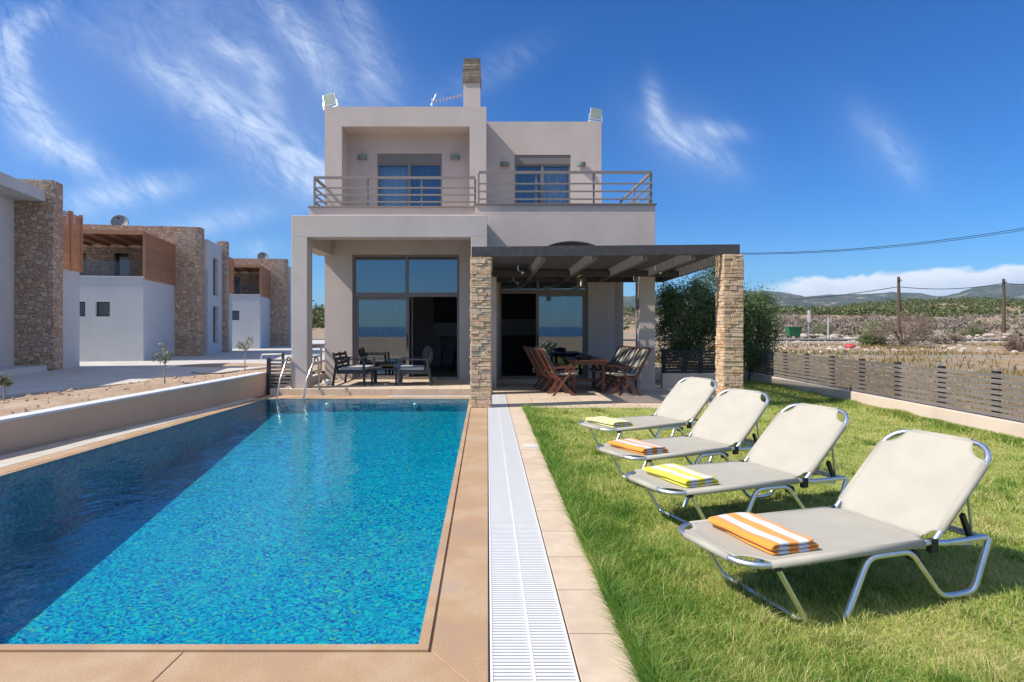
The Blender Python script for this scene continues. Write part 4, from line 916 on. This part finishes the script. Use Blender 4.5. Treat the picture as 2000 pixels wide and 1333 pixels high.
# ------------------------------------------------------------------ lounge set on the porch (z .14)
def lounge_chair(label, depthY):
    r = thing('lounge_chair', label, 'armchair', (0, 0, 0), 0, 'charcoal resin lounge chairs on the porch', world=False); w = depthY
    for s in (-1, 1):
        y = s*w/2
        MB().bar((.34, y, 0), (.32, y, .60), .045, .05).build('leg', 'char', r, bevel=.004); MB().bar((-.40, y, 0), (-.30, y, .60), .045, .05).build('leg', 'char', r, bevel=.004)
        MB().bar((-.34, y, .60), (.345, y, .60), .055, .028).build('armrest', 'char', r, bevel=.004)
    MB().box(-.32, .34, -w/2+.02, w/2-.02, .27, .35).build('seat', 'char', r, bevel=.01)
    b = MB()
    for k in range(4): z = .42+k*.095; x = -.29-.03*k; b.bar((x, -w/2, z), (x, w/2, z), .022, .062)
    for s in (-1, 0, 1): b.bar((-.27, s*w/2*.96, .3), (-.40, s*w/2*.96, .76), .03, .045)
    b.build('backrest', 'char', r)
    MB().box(-.24, .34, -w/2+.04, w/2-.04, .352, .42).build('seat_cushion', 'cushion', r, bevel=.02)
    return r
lc = lounge_chair('charcoal lounge chair with pale cushion at the left, by the porch railing', .95); lc.location = (-3.12, 14.55, .14); lc.rotation_euler = (0, 0, R(-4))
l2 = dup(lc, (-1.72, 14.5, .14), R(184), 'charcoal lounge chair right of the low table, dark pillow against its back')
lt = thing('low_table', 'charcoal low table between the two porch lounge chairs', 'table', (-2.4, 14.5, .14))
MB().box(-2.72, -2.08, 14.22, 14.82, .49, .525).build('tabletop', 'char', lt, bevel=.006)
for x in (-2.70, -2.14):
    for y in (14.24, 14.75): MB().box(x, x+.045, y, y+.045, .14, .49).build('leg', 'char', lt)
b = MB().lathe([(0, .0), (.10, .0), (.17, .03), (.20, .055), (.185, .055), (.15, .035), (0, .02)], (-2.36, 14.5, .527), 24); tag(b.build('bowl', 'brass'), 'wide shallow bowl on the low porch table', 'bowl')
b = MB(); V = []
for i in range(9):
    for j in range(13): u = math.pi*i/8; v_ = 2*math.pi*j/12; V.append((-1.40+.13*math.sin(u)*math.cos(v_), 14.45+.24*math.sin(u)*math.sin(v_), .82+.22*math.cos(u)))
b.add(V, [(i*13+j, i*13+j+1, (i+1)*13+j+1, (i+1)*13+j) for i in range(8) for j in range(12)], True); tag(b.build('pillow', simple('dark_grey_cloth', (.05, .05, .05), .95, bmp=.5)), 'dark grey pillow leaning in the right lounge chair', 'pillow')
b = MB().lathe([(0, .0), (.09, .0), (.11, .05), (.09, .11), (0, .13)], (-3.75, 14.35, .141), 16); tag(b.build('garden_lamp', 'white'), 'small round white lamp on the porch floor behind the left lounge chair', 'lamp')
# ladder rails
ld_ = thing('pool_ladder', 'stainless pool ladder with two arched handrails', 'pool ladder', (-4.05, 13.1, 0))
for x0, x1 in ((-4.30, -4.36), (-3.71, -3.80)):
    P = [(x0, 13.50, .0), (x0, 13.50, .55)]+[(x0, 13.30+.20*math.cos(a), .66+.17*math.sin(a)) for a in np.linspace(0, math.pi*.8, 9)]+[(x1, 12.92, .38), (x1, 12.70, -.02), (x1, 12.66, -.38)]
    MB().tube(P, .021, 10).build('handrail', 'steel', ld_); MB().lathe([(.022, .0), (.05, .0), (.05, .012), (.022, .016)], (x0, 13.5, .141), 16).build('flange', 'steel', ld_)
b = MB(); b.box(-4.36, -3.80, 12.6, 12.68, -.26, -.235).build('step', 'steel', ld_)
# slatted gate left of the porch column
gt = thing('slatted_gate', 'small dark slatted gate left of the porch column', 'gate', (-4.6, 13.55, 0)); b = MB()
for k in range(9): b.box(-4.78, -4.33, 13.55, 13.57, .10+k*.078, .10+k*.078+.048)
b.build('slat_panel', 'taupe', gt); MB().box(-4.86, -4.79, 13.52, 13.60, 0, .80).build('post', 'fence_dark', gt)
# ------------------------------------------------------------------ sun loungers
def lounger(label):
    r = thing('sun_lounger', label, 'sun lounger', (0, 0, 0), 0, 'cream mesh sun loungers in a row on the lawn', world=False)
    W = .32; z = .325; rt = .0165; ba = R(45); bl = .68; hx = 1.20; c, s = math.cos(ba), math.sin(ba)
    def B_(t, y, o=0): return (hx+.03+t*c-o*s, y, z+.01+t*s+o*c)
    def arc(cx, cy, rad, a0, a1, n=6): return [(cx+rad*math.cos(a), cy+rad*math.sin(a)) for a in np.linspace(a0, a1, n)]
    R0 = .13
    f = arc(R0, -W+R0, R0, -math.pi/2, -math.pi)+arc(R0, W-R0, R0, math.pi, math.pi/2)
    MB().tube([(1.62, -W, z-.015)]+[(1.30, -W, z-.015), (1.18, -W, z)]+[(x, y, z) for x, y in f]+[(1.18, W, z), (1.30, W, z-.015), (1.62, W, z-.015)], rt, 10).build('seat_frame', 'alu', r)
    W2 = W-.0
    f = arc(bl-R0, -W2+R0, R0, -math.pi/2, 0)+arc(bl-R0, W2-R0, R0, 0, math.pi/2)
    MB().tube([B_(-.02, -W2)]+[B_(a, y) for a, y in f]+[B_(-.02, W2)], rt, 10).build('back_frame', 'alu', r)
    # fabric: outline with concave corner cut-outs; gridded and slightly sagging
    def panel(T, tr, cut0, cut1, nt=26, ns=14, sag=.012):
        hem = W+.006
        def halfw(t):
            w = hem
            for c0, tt in ((cut0, t), (cut1, T-t)):
                if c0 and tt < c0: w = hem-c0+ (c0-math.sqrt(max(0, c0*c0-(c0-tt)**2)))*0 + c0*(1-math.sqrt(max(0., 1-(tt/c0)**2)))*1.0 if False else hem-c0*math.sqrt(max(0., 1-(tt/c0)**2))
            return w
        ts = sorted(set(list(np.linspace(0, T, nt))+[x for c0 in (cut0,) if c0 for x in c0*np.array([.2, .4, .6, .75, .87, .95, .99, 1.0])]+[T-x for c0 in (cut1,) if c0 for x in c0*np.array([.2, .4, .6, .75, .87, .95, .99, 1.0])]))
        V = []
        for t in ts:
            w = halfw(t)
            for j in range(ns+1):
                u = -1+2*j/ns; V.append(tr(t, u*w, rt+.002-sag*(1-(u*w/hem)**2)*math.sin(math.pi*min(1, max(0, t/T)))**.5+.0035*noise.noise(Vector((t*5, u*2.2, T*9)))*(1-u*u)))
        b = MB(); n1 = ns+1; b.add(V, [(i*n1+j, (i+1)*n1+j, (i+1)*n1+j+1, i*n1+j+1) for i in range(len(ts)-1) for j in range(ns)], True); return b
    p = panel(hx-.01, lambda t, y, o: (t+.004, y, z+o), .12, .05)
    for sy in (-1, 1): p.tube([(.13, sy*W, z), (1.14, sy*W, z)], rt+.004, 10)
    p.tube([(-.0, -W+.14, z), (-.0, W-.14, z)], rt+.004, 10); p.build('seat_fabric', 'fabric', r, solid=.003)
    p = panel(bl, lambda t, y, o: B_(t, y, o), .05, .12)
    for sy in (-1, 1): p.tube([B_(.06, sy*W2), B_(bl-.14, sy*W2)], rt+.004, 10)
    p.tube([B_(bl, -W2+.14), B_(bl, W2-.14)], rt+.004, 10); p.build('back_fabric', 'fabric', r, solid=.003)
    j = MB(); j.quad((hx-.012, -W+.055, z+.013), B_(0, -W+.055, .0165), B_(0, W-.055, .0165), (hx-.012, W-.055, z+.013)); j.build('hinge_fabric', 'fabric', r, solid=.003)
    # legs
    def smooth(P, k=4, rad=.055):
        P = [Vector(p) for p in P]; Q = [P[0]]
        for a, b, c_ in zip(P[:-2], P[1:-1], P[2:]):
            l = min(rad, (a-b).length*.45, (c_-b).length*.45); p0 = b+(a-b).normalized()*l; p2 = b+(c_-b).normalized()*l
            Q += [p0*(1-t)**2+b*2*t*(1-t)+p2*t*t for t in (0, .25, .5, .75, 1)]
        return Q+[P[-1]]
    MB().tube(smooth([(.17, -W-.0, z-.02), (.36, -W, .0), (.36, W, .0), (.17, W, z-.02)], 3), .0145, 8).build('front_leg', 'alu', r)
    for sy in (-1, 1):
        y = sy*(W+.004)
        MB().tube(smooth([(.60, y, .0), (.75, y, z-.03), (1.04, y, z-.03), (1.27, y, .02), (1.40, y, .012), (1.52, y, .02), (1.64, y, z-.02)]), .017, 10).build('side_leg', 'alu', r)
        MB().box(hx-.02, hx+.035, y-.014, y+.02, z-.055, z+.02).build('hinge', 'black', r, bevel=.005)
        MB().box(.13, .18, y-.016, y+.016, z-.03, z-.008).build('hinge', 'black', r, bevel=.004)
        MB().lathe([(0, -.02), (.03, -.02), (.03, .02), (0, .02)], (1.08, y*.95, z-.06), 12, (0, 1, 0)).build('knob', 'black', r)
        MB().bar((1.25, sy*(W-.05), z-.03), (1.58, sy*(W-.05), z-.06), .012, .02).build('ratchet', 'alu', r)
    MB().tube([(1.62, -W, z-.02), (1.62, W, z-.02)], .0125, 8).build('crossbar', 'alu', r)
    p1 = B_(.42, -W+.04); p2 = B_(.42, W-.04)
    MB().tube(smooth([p1, (1.60, -W+.06, z-.03), (1.60, W-.06, z-.03), p2], 2), .009, 8).build('prop', 'alu', r)
    for sy in (-1, 1):
        a = Vector(B_(.30, sy*(W-.04))); b_ = Vector((1.58, sy*(W-.06), z-.03)); MB().bar(a.lerp(b_, .45), b_, .02, .03).build('prop_catch', 'black', r)
    return r
spots = [(1.175, 3.29, 17.5, 'nearest sun lounger, holding the largest orange striped towel'), (1.172, 4.59, 19.5, 'second sun lounger from the front, holding the yellow striped towel'),
         (1.16, 5.70, 25.0, 'third sun lounger from the front, with a small orange striped towel'), (1.21, 7.20, 25.5, 'farthest sun lounger, beside the terrace, with a checked towel')]
LP = lounger(spots[0][3]); lg = []
for i, (x, y, a, lb) in enumerate(spots):
    # x,y = centre of the foot rail
    o_ = LP if i == 0 else copy_tree(LP); o_.location = (x, y, 0); o_.rotation_euler = (0, 0, R(a)); o_['label'] = lb
def towel_ob(i, mat, label, rz=0, lx=.30, check=False):
    x, y, a, _ = spots[i]; a = R(a); c = Vector((x, y, 0))+Matrix.Rotation(a, 3, 'Z') @ Vector((lx, -.02, 0))
    o_ = None; b = MB(); Wd, Ln = .27, .50; th = .019
    # folded strip: profile in x-z (zigzag with round folds), extruded along y
    lay = 3; prof = []; z0 = .012
    top, bot = [], []
    cen = []
    for k in range(lay):
        zz = z0+k*th*1.12; x0_, x1_ = (-Wd/2, Wd/2) if k % 2 == 0 else (Wd/2, -Wd/2)
        for t in np.linspace(0, 1, 9): cen.append((x0_+(x1_-x0_)*t, zz))
        if k < lay-1:
            sgn = 1 if k % 2 == 0 else -1
            for a_ in (-45, 0, 45): cen.append((x1_+sgn*th*.56*math.cos(R(a_)), zz+th*.56+th*.56*math.sin(R(a_))))
    ny = 14; n = len(cen); V = []
    for i_, (px_, pz_) in enumerate(cen):
        for j in range(ny+1):
            yv = -Ln/2+Ln*j/ny; V.append((px_+.006*math.sin(yv*9+i_*.4)+.004*noise.noise(Vector((i_*.5, yv*8, i))), yv+.006*noise.noise(Vector((i_*.2, j*.7, 3))), pz_+.011*noise.noise(Vector((px_*6, yv*6, i*3.3)))*(.3+i_/n)))
    b.add(V, [(i_*(ny+1)+j, (i_+1)*(ny+1)+j, (i_+1)*(ny+1)+j+1, i_*(ny+1)+j+1) for i_ in range(n-1) for j in range(ny)], True)
    o_ = b.build('towel', mat, solid=th*.9, sub=1); o_.location = c+Vector((0, 0, .337)); o_.rotation_euler = (0, 0, a+R(rz)); return tag(o_, label, 'towel', 'folded beach towels')
towel_ob(0, 't_orange', 'orange and white striped towel folded on the nearest lounger', 0, .33)
towel_ob(1, 't_yellow', 'yellow and white striped towel folded on a lounger', 2, .30)
towel_ob(2, 't_orange', 'smaller looking orange striped towel on the third lounger from the front', 2, .27)
towel_ob(3, 't_check', 'yellow and white checked towel on the farthest lounger', 5, .24)

# ------------------------------------------------------------------ garden wall + fence
def fx(y): return 6.95+(y-7.96)*.028
sw = thing('garden_wall', 'low cream garden wall along the right side of the lawn', 'wall', (7.1, 9, 0)); b = MB()
b.add([(fx(1), 1, -.1), (fx(17.3), 17.3, -.1), (fx(17.3)+.18, 17.3, -.1), (fx(1)+.18, 1, -.1), (fx(1), 1, .235), (fx(17.3), 17.3, .235), (fx(17.3)+.18, 17.3, .235), (fx(1)+.18, 1, .235)],
      [(0, 3, 2, 1), (4, 5, 6, 7), (0, 1, 5, 4), (1, 2, 6, 5), (2, 3, 7, 6), (3, 0, 4, 7)]); b.build('wall_body', 'gardenwall', sw, bevel=.008)
fn = thing('slat_fence', 'weathered grey horizontal slat fence on the right garden wall', 'fence', (7.1, 9, .24))
for k in range(8):
    b = MB(); y = 2.0
    while y < 17.0:
        y1 = min(y+2.14, 17.2); z = .255+k*.077; jz = random.uniform(-.002, .002); b.add([(fx(y)+.05, y+.004, z+jz), (fx(y1)+.05, y1, z+jz), (fx(y1)+.075, y1, z+jz), (fx(y)+.075, y+.004, z+jz), (fx(y)+.05, y+.004, z+.053+jz), (fx(y1)+.05, y1, z+.053+jz), (fx(y1)+.075, y1, z+.053+jz), (fx(y)+.075, y+.004, z+.053+jz)],
              [(0, 3, 2, 1), (4, 5, 6, 7), (0, 1, 5, 4), (1, 2, 6, 5), (2, 3, 7, 6), (3, 0, 4, 7)]); y = y1
    b.build('slat', 'fence', fn)
y = 2.12
while y < 17.2: MB().box(fx(y)+.078, fx(y)+.14, y-.05, y+.05, .236, .88).build('post', 'fence_dark', fn); y += 1.07
bf = thing('rear_fence', 'dark slatted fence on a low wall before the olive trees', 'fence', (5.2, 14.9, 0))
MB().box(4.25, 6.1, 14.9, 15.08, -.1, .36).build('wall_body', 'gardenwall', bf)
for k in range(8): MB().box(4.25, 6.1, 14.93, 14.955, .375+k*.07, .375+k*.07+.045).build('slat', 'fence_dark', bf)
for x in (4.3, 5.2, 6.05): MB().box(x-.05, x+.05, 14.96, 15.02, .36, .95).build('post', 'fence_dark', bf)
# ------------------------------------------------------------------ trees
def tree(loc, h, rad, nl, label, mat='olive', leaf=(.085, .024), cen=None, ncl=90, spread=.15, group=None, name='olive_tree', tr=.07):
    r = thing(name, label, 'tree', loc, 0, group); x, y, z = loc; b = MB(); c = np.array([x, y, z+h-rad[2]])
    b.tube([(x, y, z-.05), (x+.04, y, z+h*.22), (x-.03, y+.05, z+h*.42)], [tr*1.3, tr, tr*.8], 9)
    for k in range(7):
        a = k*.9+random.random(); e = Vector((c[0]+rad[0]*.7*math.cos(a), c[1]+rad[1]*.7*math.sin(a), c[2]+rad[2]*random.uniform(-.2, .7))); s0 = Vector((x, y, z+h*random.uniform(.2, .4)))
        b.tube([s0, s0.lerp(e, .5)+Vector((0, 0, .08)), e], [tr*.55, tr*.35, tr*.12], 6)
    b.build('trunk', 'bark', r)
    V, Fq = leaves(cloud_pts(nl, c, rad, ncl, spread), *leaf); np_mesh('crown', V, Fq, mat, r); return r
G2 = 'olive trees behind the rear fence'
tree((5.2, 16.3, 0), 2.65, (.72, .7, 1.1), 20000, 'dark dense olive tree left of the right stone pillar', ncl=56, group=G2)
tree((6.25, 16.4, 0), 3.0, (.85, .75, 1.28), 24000, 'tallest olive tree, directly behind the right stone pillar', ncl=64, group=G2)
tree((7.25, 16.9, 0), 2.45, (.78, .75, 1.1), 17000, 'sunlit olive tree right of the stone pillar, spreading over the fence', ncl=60, group=G2)
def sapling(px, py, Y, h, label, n=220):
    X = (px-CX)*Y/F; Z = H-(py-CY)*Y/F; r = thing('olive_sapling', label, 'sapling', (X, Y, Z), 0, 'young olive saplings in bare soil')
    b = MB(); b.tube([(X, Y, Z-.1), (X+.01, Y, Z+h*.5), (X+.02, Y, Z+h*.8)], [.017, .013, .008], 7); tips = []
    for k in range(9):
        a = random.uniform(0, 6.28); q0 = Vector((X+.01, Y, Z+h*random.uniform(.45, .75))); q1 = q0+Vector((math.cos(a)*.22*h, math.sin(a)*.22*h, random.uniform(.1, .32)*h)); b.tube([q0, q0.lerp(q1, .5)+Vector((0, 0, .02)), q1], .005, 5); tips.append((q0, q1))
    b.build('trunk', 'sapbark', r); C = np.array([tuple(q0.lerp(q1, random.uniform(.3, 1.08))) for q0, q1 in random.choices(tips, k=n)])+rng.normal(size=(n, 3))*.025
    V, Fq = leaves(C, .075, .02, .6); np_mesh('crown', V, Fq, 'sapling', r)
sapling(321, 758, 11.6, .95, 'olive sapling standing alone in the soil bank beside the low wall')
sapling(478, 724, 17.2, .95, 'olive sapling near the porch column, before the farthest villa')
sapling(8, 775, 9.9, .35, 'tiny sapling cut by the left edge of the photo')
# irrigation hose + tap pipe
tag(MB().tube([(-5.9, 14.6, .45), (-6.4, 14.9, .36), (-7.2, 15.4, .32), (-7.8, 16.2, .29)], .014, 6).build('garden_hose', 'black'), 'black irrigation hose curving over the soil near the gate', 'hose')
tp = thing('standpipe', 'thin pale bent pipe standing near the gate', 'pipe', (-6.6, 18.5, .2)); Y = 18.5
MB().tube([q(508, 706, Y), q(512, 693, Y), q(553, 692, Y)], .02, 6).build('pipe', 'white', tp); tag(MB().box(*(lambda p: (p[0]-.03, p[0]+.03, p[1], p[1]+.06, .1, p[2]))(q(552, 690, 17.))).build('short_post', 'fence_dark'), 'short dark post in the soil left of the porch column', 'post')
# ------------------------------------------------------------------ beyond the fence
b = MB(); V = []
rd = [(-200, 75.5), (-60, 73), (0, 71), (40, 70.5), (70, 70), (110, 69.5), (160, 70.5), (260, 74), (420, 82)]
for (xa, ya), (xb, yb) in zip(rd[:-1], rd[1:]): b.quad((xa, ya-3.2, .06), (xb, yb-3.2, .06), (xb, yb+3.2, .06), (xa, ya+3.2, .06))
tag(b.build('road', 'asphalt'), kind='structure')
def pole(px, Y, pyt, label, g='wooden utility poles beyond the road', r0=.2):
    X = (px-CX)*Y/F; zt = H+(CY-pyt)*Y/F; r = thing('utility_pole', label, 'utility pole', (X, Y, gz(X, Y)), 0, g)
    MB().tube([(X, Y, gz(X, Y)-.3), (X+.06, Y, (zt)/2), (X, Y, zt)], [r0, r0*.85, r0*.68], 10).build('shaft', 'pole', r)
    MB().box(X-.28, X+.28, Y-.2, Y-.14, zt-.6, zt-.5).tube([(X-.22, Y-.17, zt-.5), (X-.22, Y-.17, zt-.3)], .05, 6).tube([(X+.22, Y-.17, zt-.5), (X+.22, Y-.17, zt-.3)], .05, 6).build('insulator', 'pole', r); return (X, Y, zt)
pA = pole(1755, 80, 541, 'tall weathered wooden utility pole behind the dry bush', r0=.24); pB = pole(1960, 82, 545, 'wooden utility pole nearest the right edge of the photo', r0=.24); pC = pole(1585, 190, 596, 'tiny far utility pole in the field above the green bin', r0=.22)
pD = pole(1785, 260, 588, 'thin far utility pole on the green hillside', r0=.18)
def cable(a, b_, sag, r, label):
    a, b_ = Vector(a), Vector(b_); P = [a.lerp(b_, t)-Vector((0, 0, sag*4*t*(1-t))) for t in np.linspace(0, 1, 24)]; tag(MB().tube(P, r, 5).build('power_cable', 'fence_dark'), label, 'cable', 'overhead cables beyond the fence')
cable((pB[0], pB[1], pB[2]-.6), (pA[0], pA[1], pA[2]-1.3), .5, .045, 'overhead cable between the two big utility poles')
cable((pA[0], pA[1], pA[2]-1.3), (q(1400, 586, 150)), 1.0, .05, 'overhead cable running left from the pole behind the dry bush')
cable((pB[0], pB[1], pB[2]-.6), q(2300, 548, 85), .5, .045, 'overhead cable leaving the right utility pole toward the photo edge')
cable(q(1447, 495, 45), q(2100, 428, 40), .55, .022, 'high overhead cable crossing the blue sky right of the pergola')
cable(q(1447, 497, 45), q(2100, 432, 40), .55, .018, 'thin lower twin of the high sky cable')
bn_ = thing('rubbish_container', 'green wheeled rubbish container across the road', 'bin', ((1549-CX)*76/F, 76, 0)); X = (1549-CX)*76/F; z0 = .05
bb = MB(); bb.add([(X-.62, 75.5, z0+.25), (X+.62, 75.5, z0+.25), (X+.62, 76.4, z0+.25), (X-.62, 76.4, z0+.25), (X-.8, 75.35, z0+1.3), (X+.8, 75.35, z0+1.3), (X+.8, 76.55, z0+1.3), (X-.8, 76.55, z0+1.3)], [(0, 3, 2, 1), (4, 5, 6, 7), (0, 1, 5, 4), (1, 2, 6, 5), (2, 3, 7, 6), (3, 0, 4, 7)]); bb.build('body', 'green_plastic', bn_)
MB().box(X-.84, X+.84, 75.3, 76.6, z0+1.301, z0+1.42).build('lid', 'green_plastic', bn_, bevel=.04)
for dx_ in (-.5, .5):
    for yy_ in (75.6, 76.3): MB().lathe([(0, -.05), (.11, -.05), (.11, .05), (0, .05)], (X+dx_, yy_, z0+.12), 12, (1, 0, 0)).build('wheel', 'black', bn_)
sg = thing('road_sign', 'narrow white sign on a thin post beside the green container', 'sign', ((1580-CX)*68/F, 68, 0)); X = (1580-CX)*68/F
MB().tube([(X, 68, -.1), (X, 68, 3.0)], .04, 6).build('post', 'alu', sg); MB().box(X-.18, X+.1, 67.9, 67.95, 2.0, 3.3).build('panel', 'white', sg)
tag(MB().bar(((1617-CX)*74/F, 74, 0), ((1618-CX)*74/F, 74, 2.6), .12, .06).build('leaning_board', 'wallcap'), 'upright pale board standing by the road right of the sign', 'board')
b = MB(); X = (1660-CX)*42/F; b.lathe([(0, 0), (.30, .0), (.36, .08), (.22, .2), (.12, .27), (0, .28)], (X, 42, gz(X, 42)), 14); tag(b.build('plastic_tub', 'red_plastic', bevel=0), 'red plastic litter lying in the field before the road', 'litter')
def rock(b, c, s):
    V = []; n = 7
    for i in range(5):
        for j in range(n):
            u = math.pi*i/4; v_ = 2*math.pi*j/n; rr = s*random.uniform(.7, 1.2); V.append((c[0]+rr*math.sin(u)*math.cos(v_), c[1]+rr*math.sin(u)*math.sin(v_), c[2]+rr*.55*math.cos(u)))
    b.add(V, [(i*n+j, i*n+(j+1) % n, (i+1)*n+(j+1) % n, (i+1)*n+j) for i in range(4) for j in range(n)])
b = MB()
for k in range(700):
    Y = random.uniform(34, 80); px = random.uniform(1500, 2100); X = (px-CX)*Y/F
    if abs(Y-70) < 4: continue
    rock(b, (X, Y, gz(X, Y)), random.uniform(.05, .22))
for (px, Y, n, sp_x, s) in ((1610, 79, 40, 3.2, .45), (1780, 78, 50, 3., .4), (1890, 78, 50, 2.5, .5), (1700, 78, 30, 3, .35), (1470, 44, 20, 1.5, .2)):
    for k in range(n): X = (px-CX)*Y/F+random.gauss(0, sp_x); y_ = Y+random.gauss(0, .8); rock(b, (X, y_, gz(X, y_)+random.uniform(0, .5)), s*random.uniform(.4, 1.1))
tag(b.build('rubble', 'rock'), 'loose stones and rubble heaps scattered in the dry field', 'rubble', kind='stuff')
def shrub(px, Y, w, h, mat, label, n=2600, leaf=(.22, .05), name='shrub', cat='shrub'):
    X = (px-CX)*Y/F; z = gz(X, Y); r = thing(name, label, cat, (X, Y, z)); b = MB()
    for k in range(12): a = random.uniform(0, 6.28); e = (X+w*.8*math.cos(a), Y+w*.5*math.sin(a), z+h*random.uniform(.5, .95)); b.tube([(X, Y, z-.05), ((X+e[0])/2, (Y+e[1])/2, z+h*.5), e], [.05, .03, .01], 5)
    b.build('stem', 'drybush', r); V, Fq = leaves(cloud_pts(n, (X, Y, z+h*.45), (w, w*.7, h*.55), 40, h*.13), *leaf); np_mesh('foliage', V, Fq, mat, r)
shrub(1765, 44, 2.1, 2.3, 'drybush', 'large bare greyish bush in front of the tall utility pole', 5200, (.40, .018)); shrub(1705, 46, .9, 1.1, 'greenbush', 'small green shrub left of the large bare bush')
shrub(1990, 36, .8, .9, 'drybush', 'brown dry bush at the right edge beyond the fence', 2000, (.25, .03)); shrub(1720, 88, 2.6, 2.3, 'greenbush', 'round green shrub across the road, left of the tall pole'); shrub(1607, 92, 2.0, 2.2, 'greenbush', 'yellow green shrub behind the white road sign')
shrub(1900, 88, 1.2, 1.5, 'greenbush', 'low green bush between the two utility poles'); shrub(1850, 52, 1.6, .9, 'drybush', 'low brown scrub bush right of the large bare bush', 1800, (.3, .03))
def scrub(name, label, mat, items, leaf, per, kind='stuff', cat='scrub'):
    Vs = []; 
    for (X, Y, w, h) in items:
        z = gz(X, Y); Vs.append(cloud_pts(per, (X, Y, z+h*.4), (w, w*.8, h*.6), max(8, per//14), h*.13))
    V, Fq = leaves(np.concatenate(Vs), *leaf); tag(np_mesh(name, V, Fq, mat), label, cat, kind=kind)
def scat(n, px0, px1, y0, y1, w0, w1, hr=.6, dens=None):
    out = []
    while len(out) < n:
        Y = random.uniform(y0, y1); px = random.uniform(px0, px1); X = (px-CX)*Y/F
        if dens and noise.noise(Vector((X*dens, Y*dens, 8))) < -.3: continue
        w = random.uniform(w0, w1); out.append((X, Y, w, w*hr*random.uniform(.8, 1.2)))
    return out
scrub('grey_scrub', 'grey dry scrub covering the field beyond the road', 'greybush', scat(330, 1220, 2200, 92, 200, 1.6, 3.8, .55, .02), (.55, .22), 120)
scrub('green_scrub', 'scattered low green bushes in the dry field', 'greenbush', scat(110, 1180, 2200, 84, 215, 1.0, 2.8, .6), (.5, .2), 110)
scrub('hillside_wood', 'green pine scrub covering the low hills before the mountains', 'pinewood', scat(2100, 1000, 2250, 215, 430, 2.2, 6.5, .55, .012)+scat(60, 560, 700, 120, 260, 3, 6, .8), (.95, .5), 110, cat='woodland')
items = []
for k in range(2): pass
n = 26000; Y = rng.uniform(17, 62, n); X = 7.4+rng.uniform(0, 1, n)*(Y*1.0-6); nzv = np.array([noise.noise(Vector((a*.16, b_*.16, 4))) for a, b_ in zip(X, Y)]); kp = (nzv > .08) & (Y < 50); X, Y = X[kp], Y[kp]
Xn = 7.3+rng.exponential(3.4, 16000); Yn = rng.uniform(6, 30, 16000); X = np.concatenate([X, Xn]); Y = np.concatenate([Y, Yn])
Z = np.array([gz(a, b_) for a, b_ in zip(X, Y)]); C = np.stack([X, Y, Z+.10], 1); d_ = rng.normal(size=(len(C), 3))*.35; d_[:, 2] = 1.; d_ /= np.linalg.norm(d_, axis=1)[:, None]
e_ = np.stack([np.cos(Z*999+X*77), np.sin(X*77), np.zeros(len(X))], 1); e_ /= np.linalg.norm(e_, axis=1)[:, None]; l_ = rng.uniform(.08, .27, len(C))[:, None]; w_ = (.010+.0022*Y)[:, None]
V = np.stack([C-e_*w_/2, C+e_*w_/2, C+d_*l_], 1).reshape(-1, 3); V[:, 2] -= .1
tag(np_mesh('field_grass', V, np.arange(len(V)).reshape(-1, 3), 'strawgrass'), 'dry yellow and green field grass beyond the slat fence', 'grass', kind='stuff')
# mountains
def mountains():
    pp = [(300, 600), (560, 606), (700, 600), (900, 590), (1100, 582), (1220, 578), (1290, 576), (1340, 572), (1420, 570), (1500, 568), (1530, 570), (1570, 579), (1620, 575), (1700, 573), (1740, 570), (1800, 572), (1830, 579), (1870, 572), (1900, 561), (1950, 555), (2010, 553), (2100, 548), (2250, 560), (2600, 580)]
    pxs = np.arange(300, 2601, 5.); top = np.interp(pxs, [p[0] for p in pp], [p[1] for p in pp]); rows = 60; V = []
    for j in range(rows):
        t = j/(rows-1)*1.3
        for px, py in zip(pxs, top):
            Y = 1500+1900*t; zt = (CY-py)*3400/F; prof = t if t <= 1 else 1-(t-1)*1.5
            X = (px-CX)*3400/F*(.6+.4*t); nz = noise.fractal(Vector((X*.0035, Y*.0035, 0)), 1.0, 2.1, 6)
            rid = 1-abs(noise.noise(Vector((X*.0022, Y*.0018, 7))))*1.6
            z = -8+(zt+8)*(prof**1.5)+(nz*26+rid*34-20)*math.sin(math.pi*min(1, t))**.8 + (noise.noise(Vector((X*.02, 0, 3)))*4 if t > .9 else 0)
            V.append((X, Y, min(z, zt*1.02*(.35+.65*t)+14) if t < 1 else z))
    nx = len(pxs); fs = [(j*nx+i, j*nx+i+1, (j+1)*nx+i+1, (j+1)*nx+i) for j in range(rows-1) for i in range(nx-1)]
    tag(np_mesh('mountains', np.array(V), np.array(fs), 'mount', smooth=True), kind='structure')
mountains()
# ------------------------------------------------------------------ haze
HAZE = True
if HAZE:
    b = MB(); b.box(-6500, 6500, -6500, 4800, -3.2, 330); hz = b.build('haze', 'black'); hz.data.materials.clear()
    m = bpy.data.materials.new('haze_air'); m.use_nodes = True; N = m.node_tree.nodes; N.clear(); o_ = N.new('ShaderNodeOutputMaterial'); v = N.new('ShaderNodeVolumePrincipled')
    v.inputs['Color'].default_value = (.62, .76, 1., 1); v.inputs['Density'].default_value = .00007; v.inputs['Anisotropy'].default_value = .2
    m.node_tree.links.new(v.outputs[0], o_.inputs['Volume']); hz.data.materials.append(m); tag(hz, 'thin pale blue haze over the distant mountains', 'haze', kind='stuff')
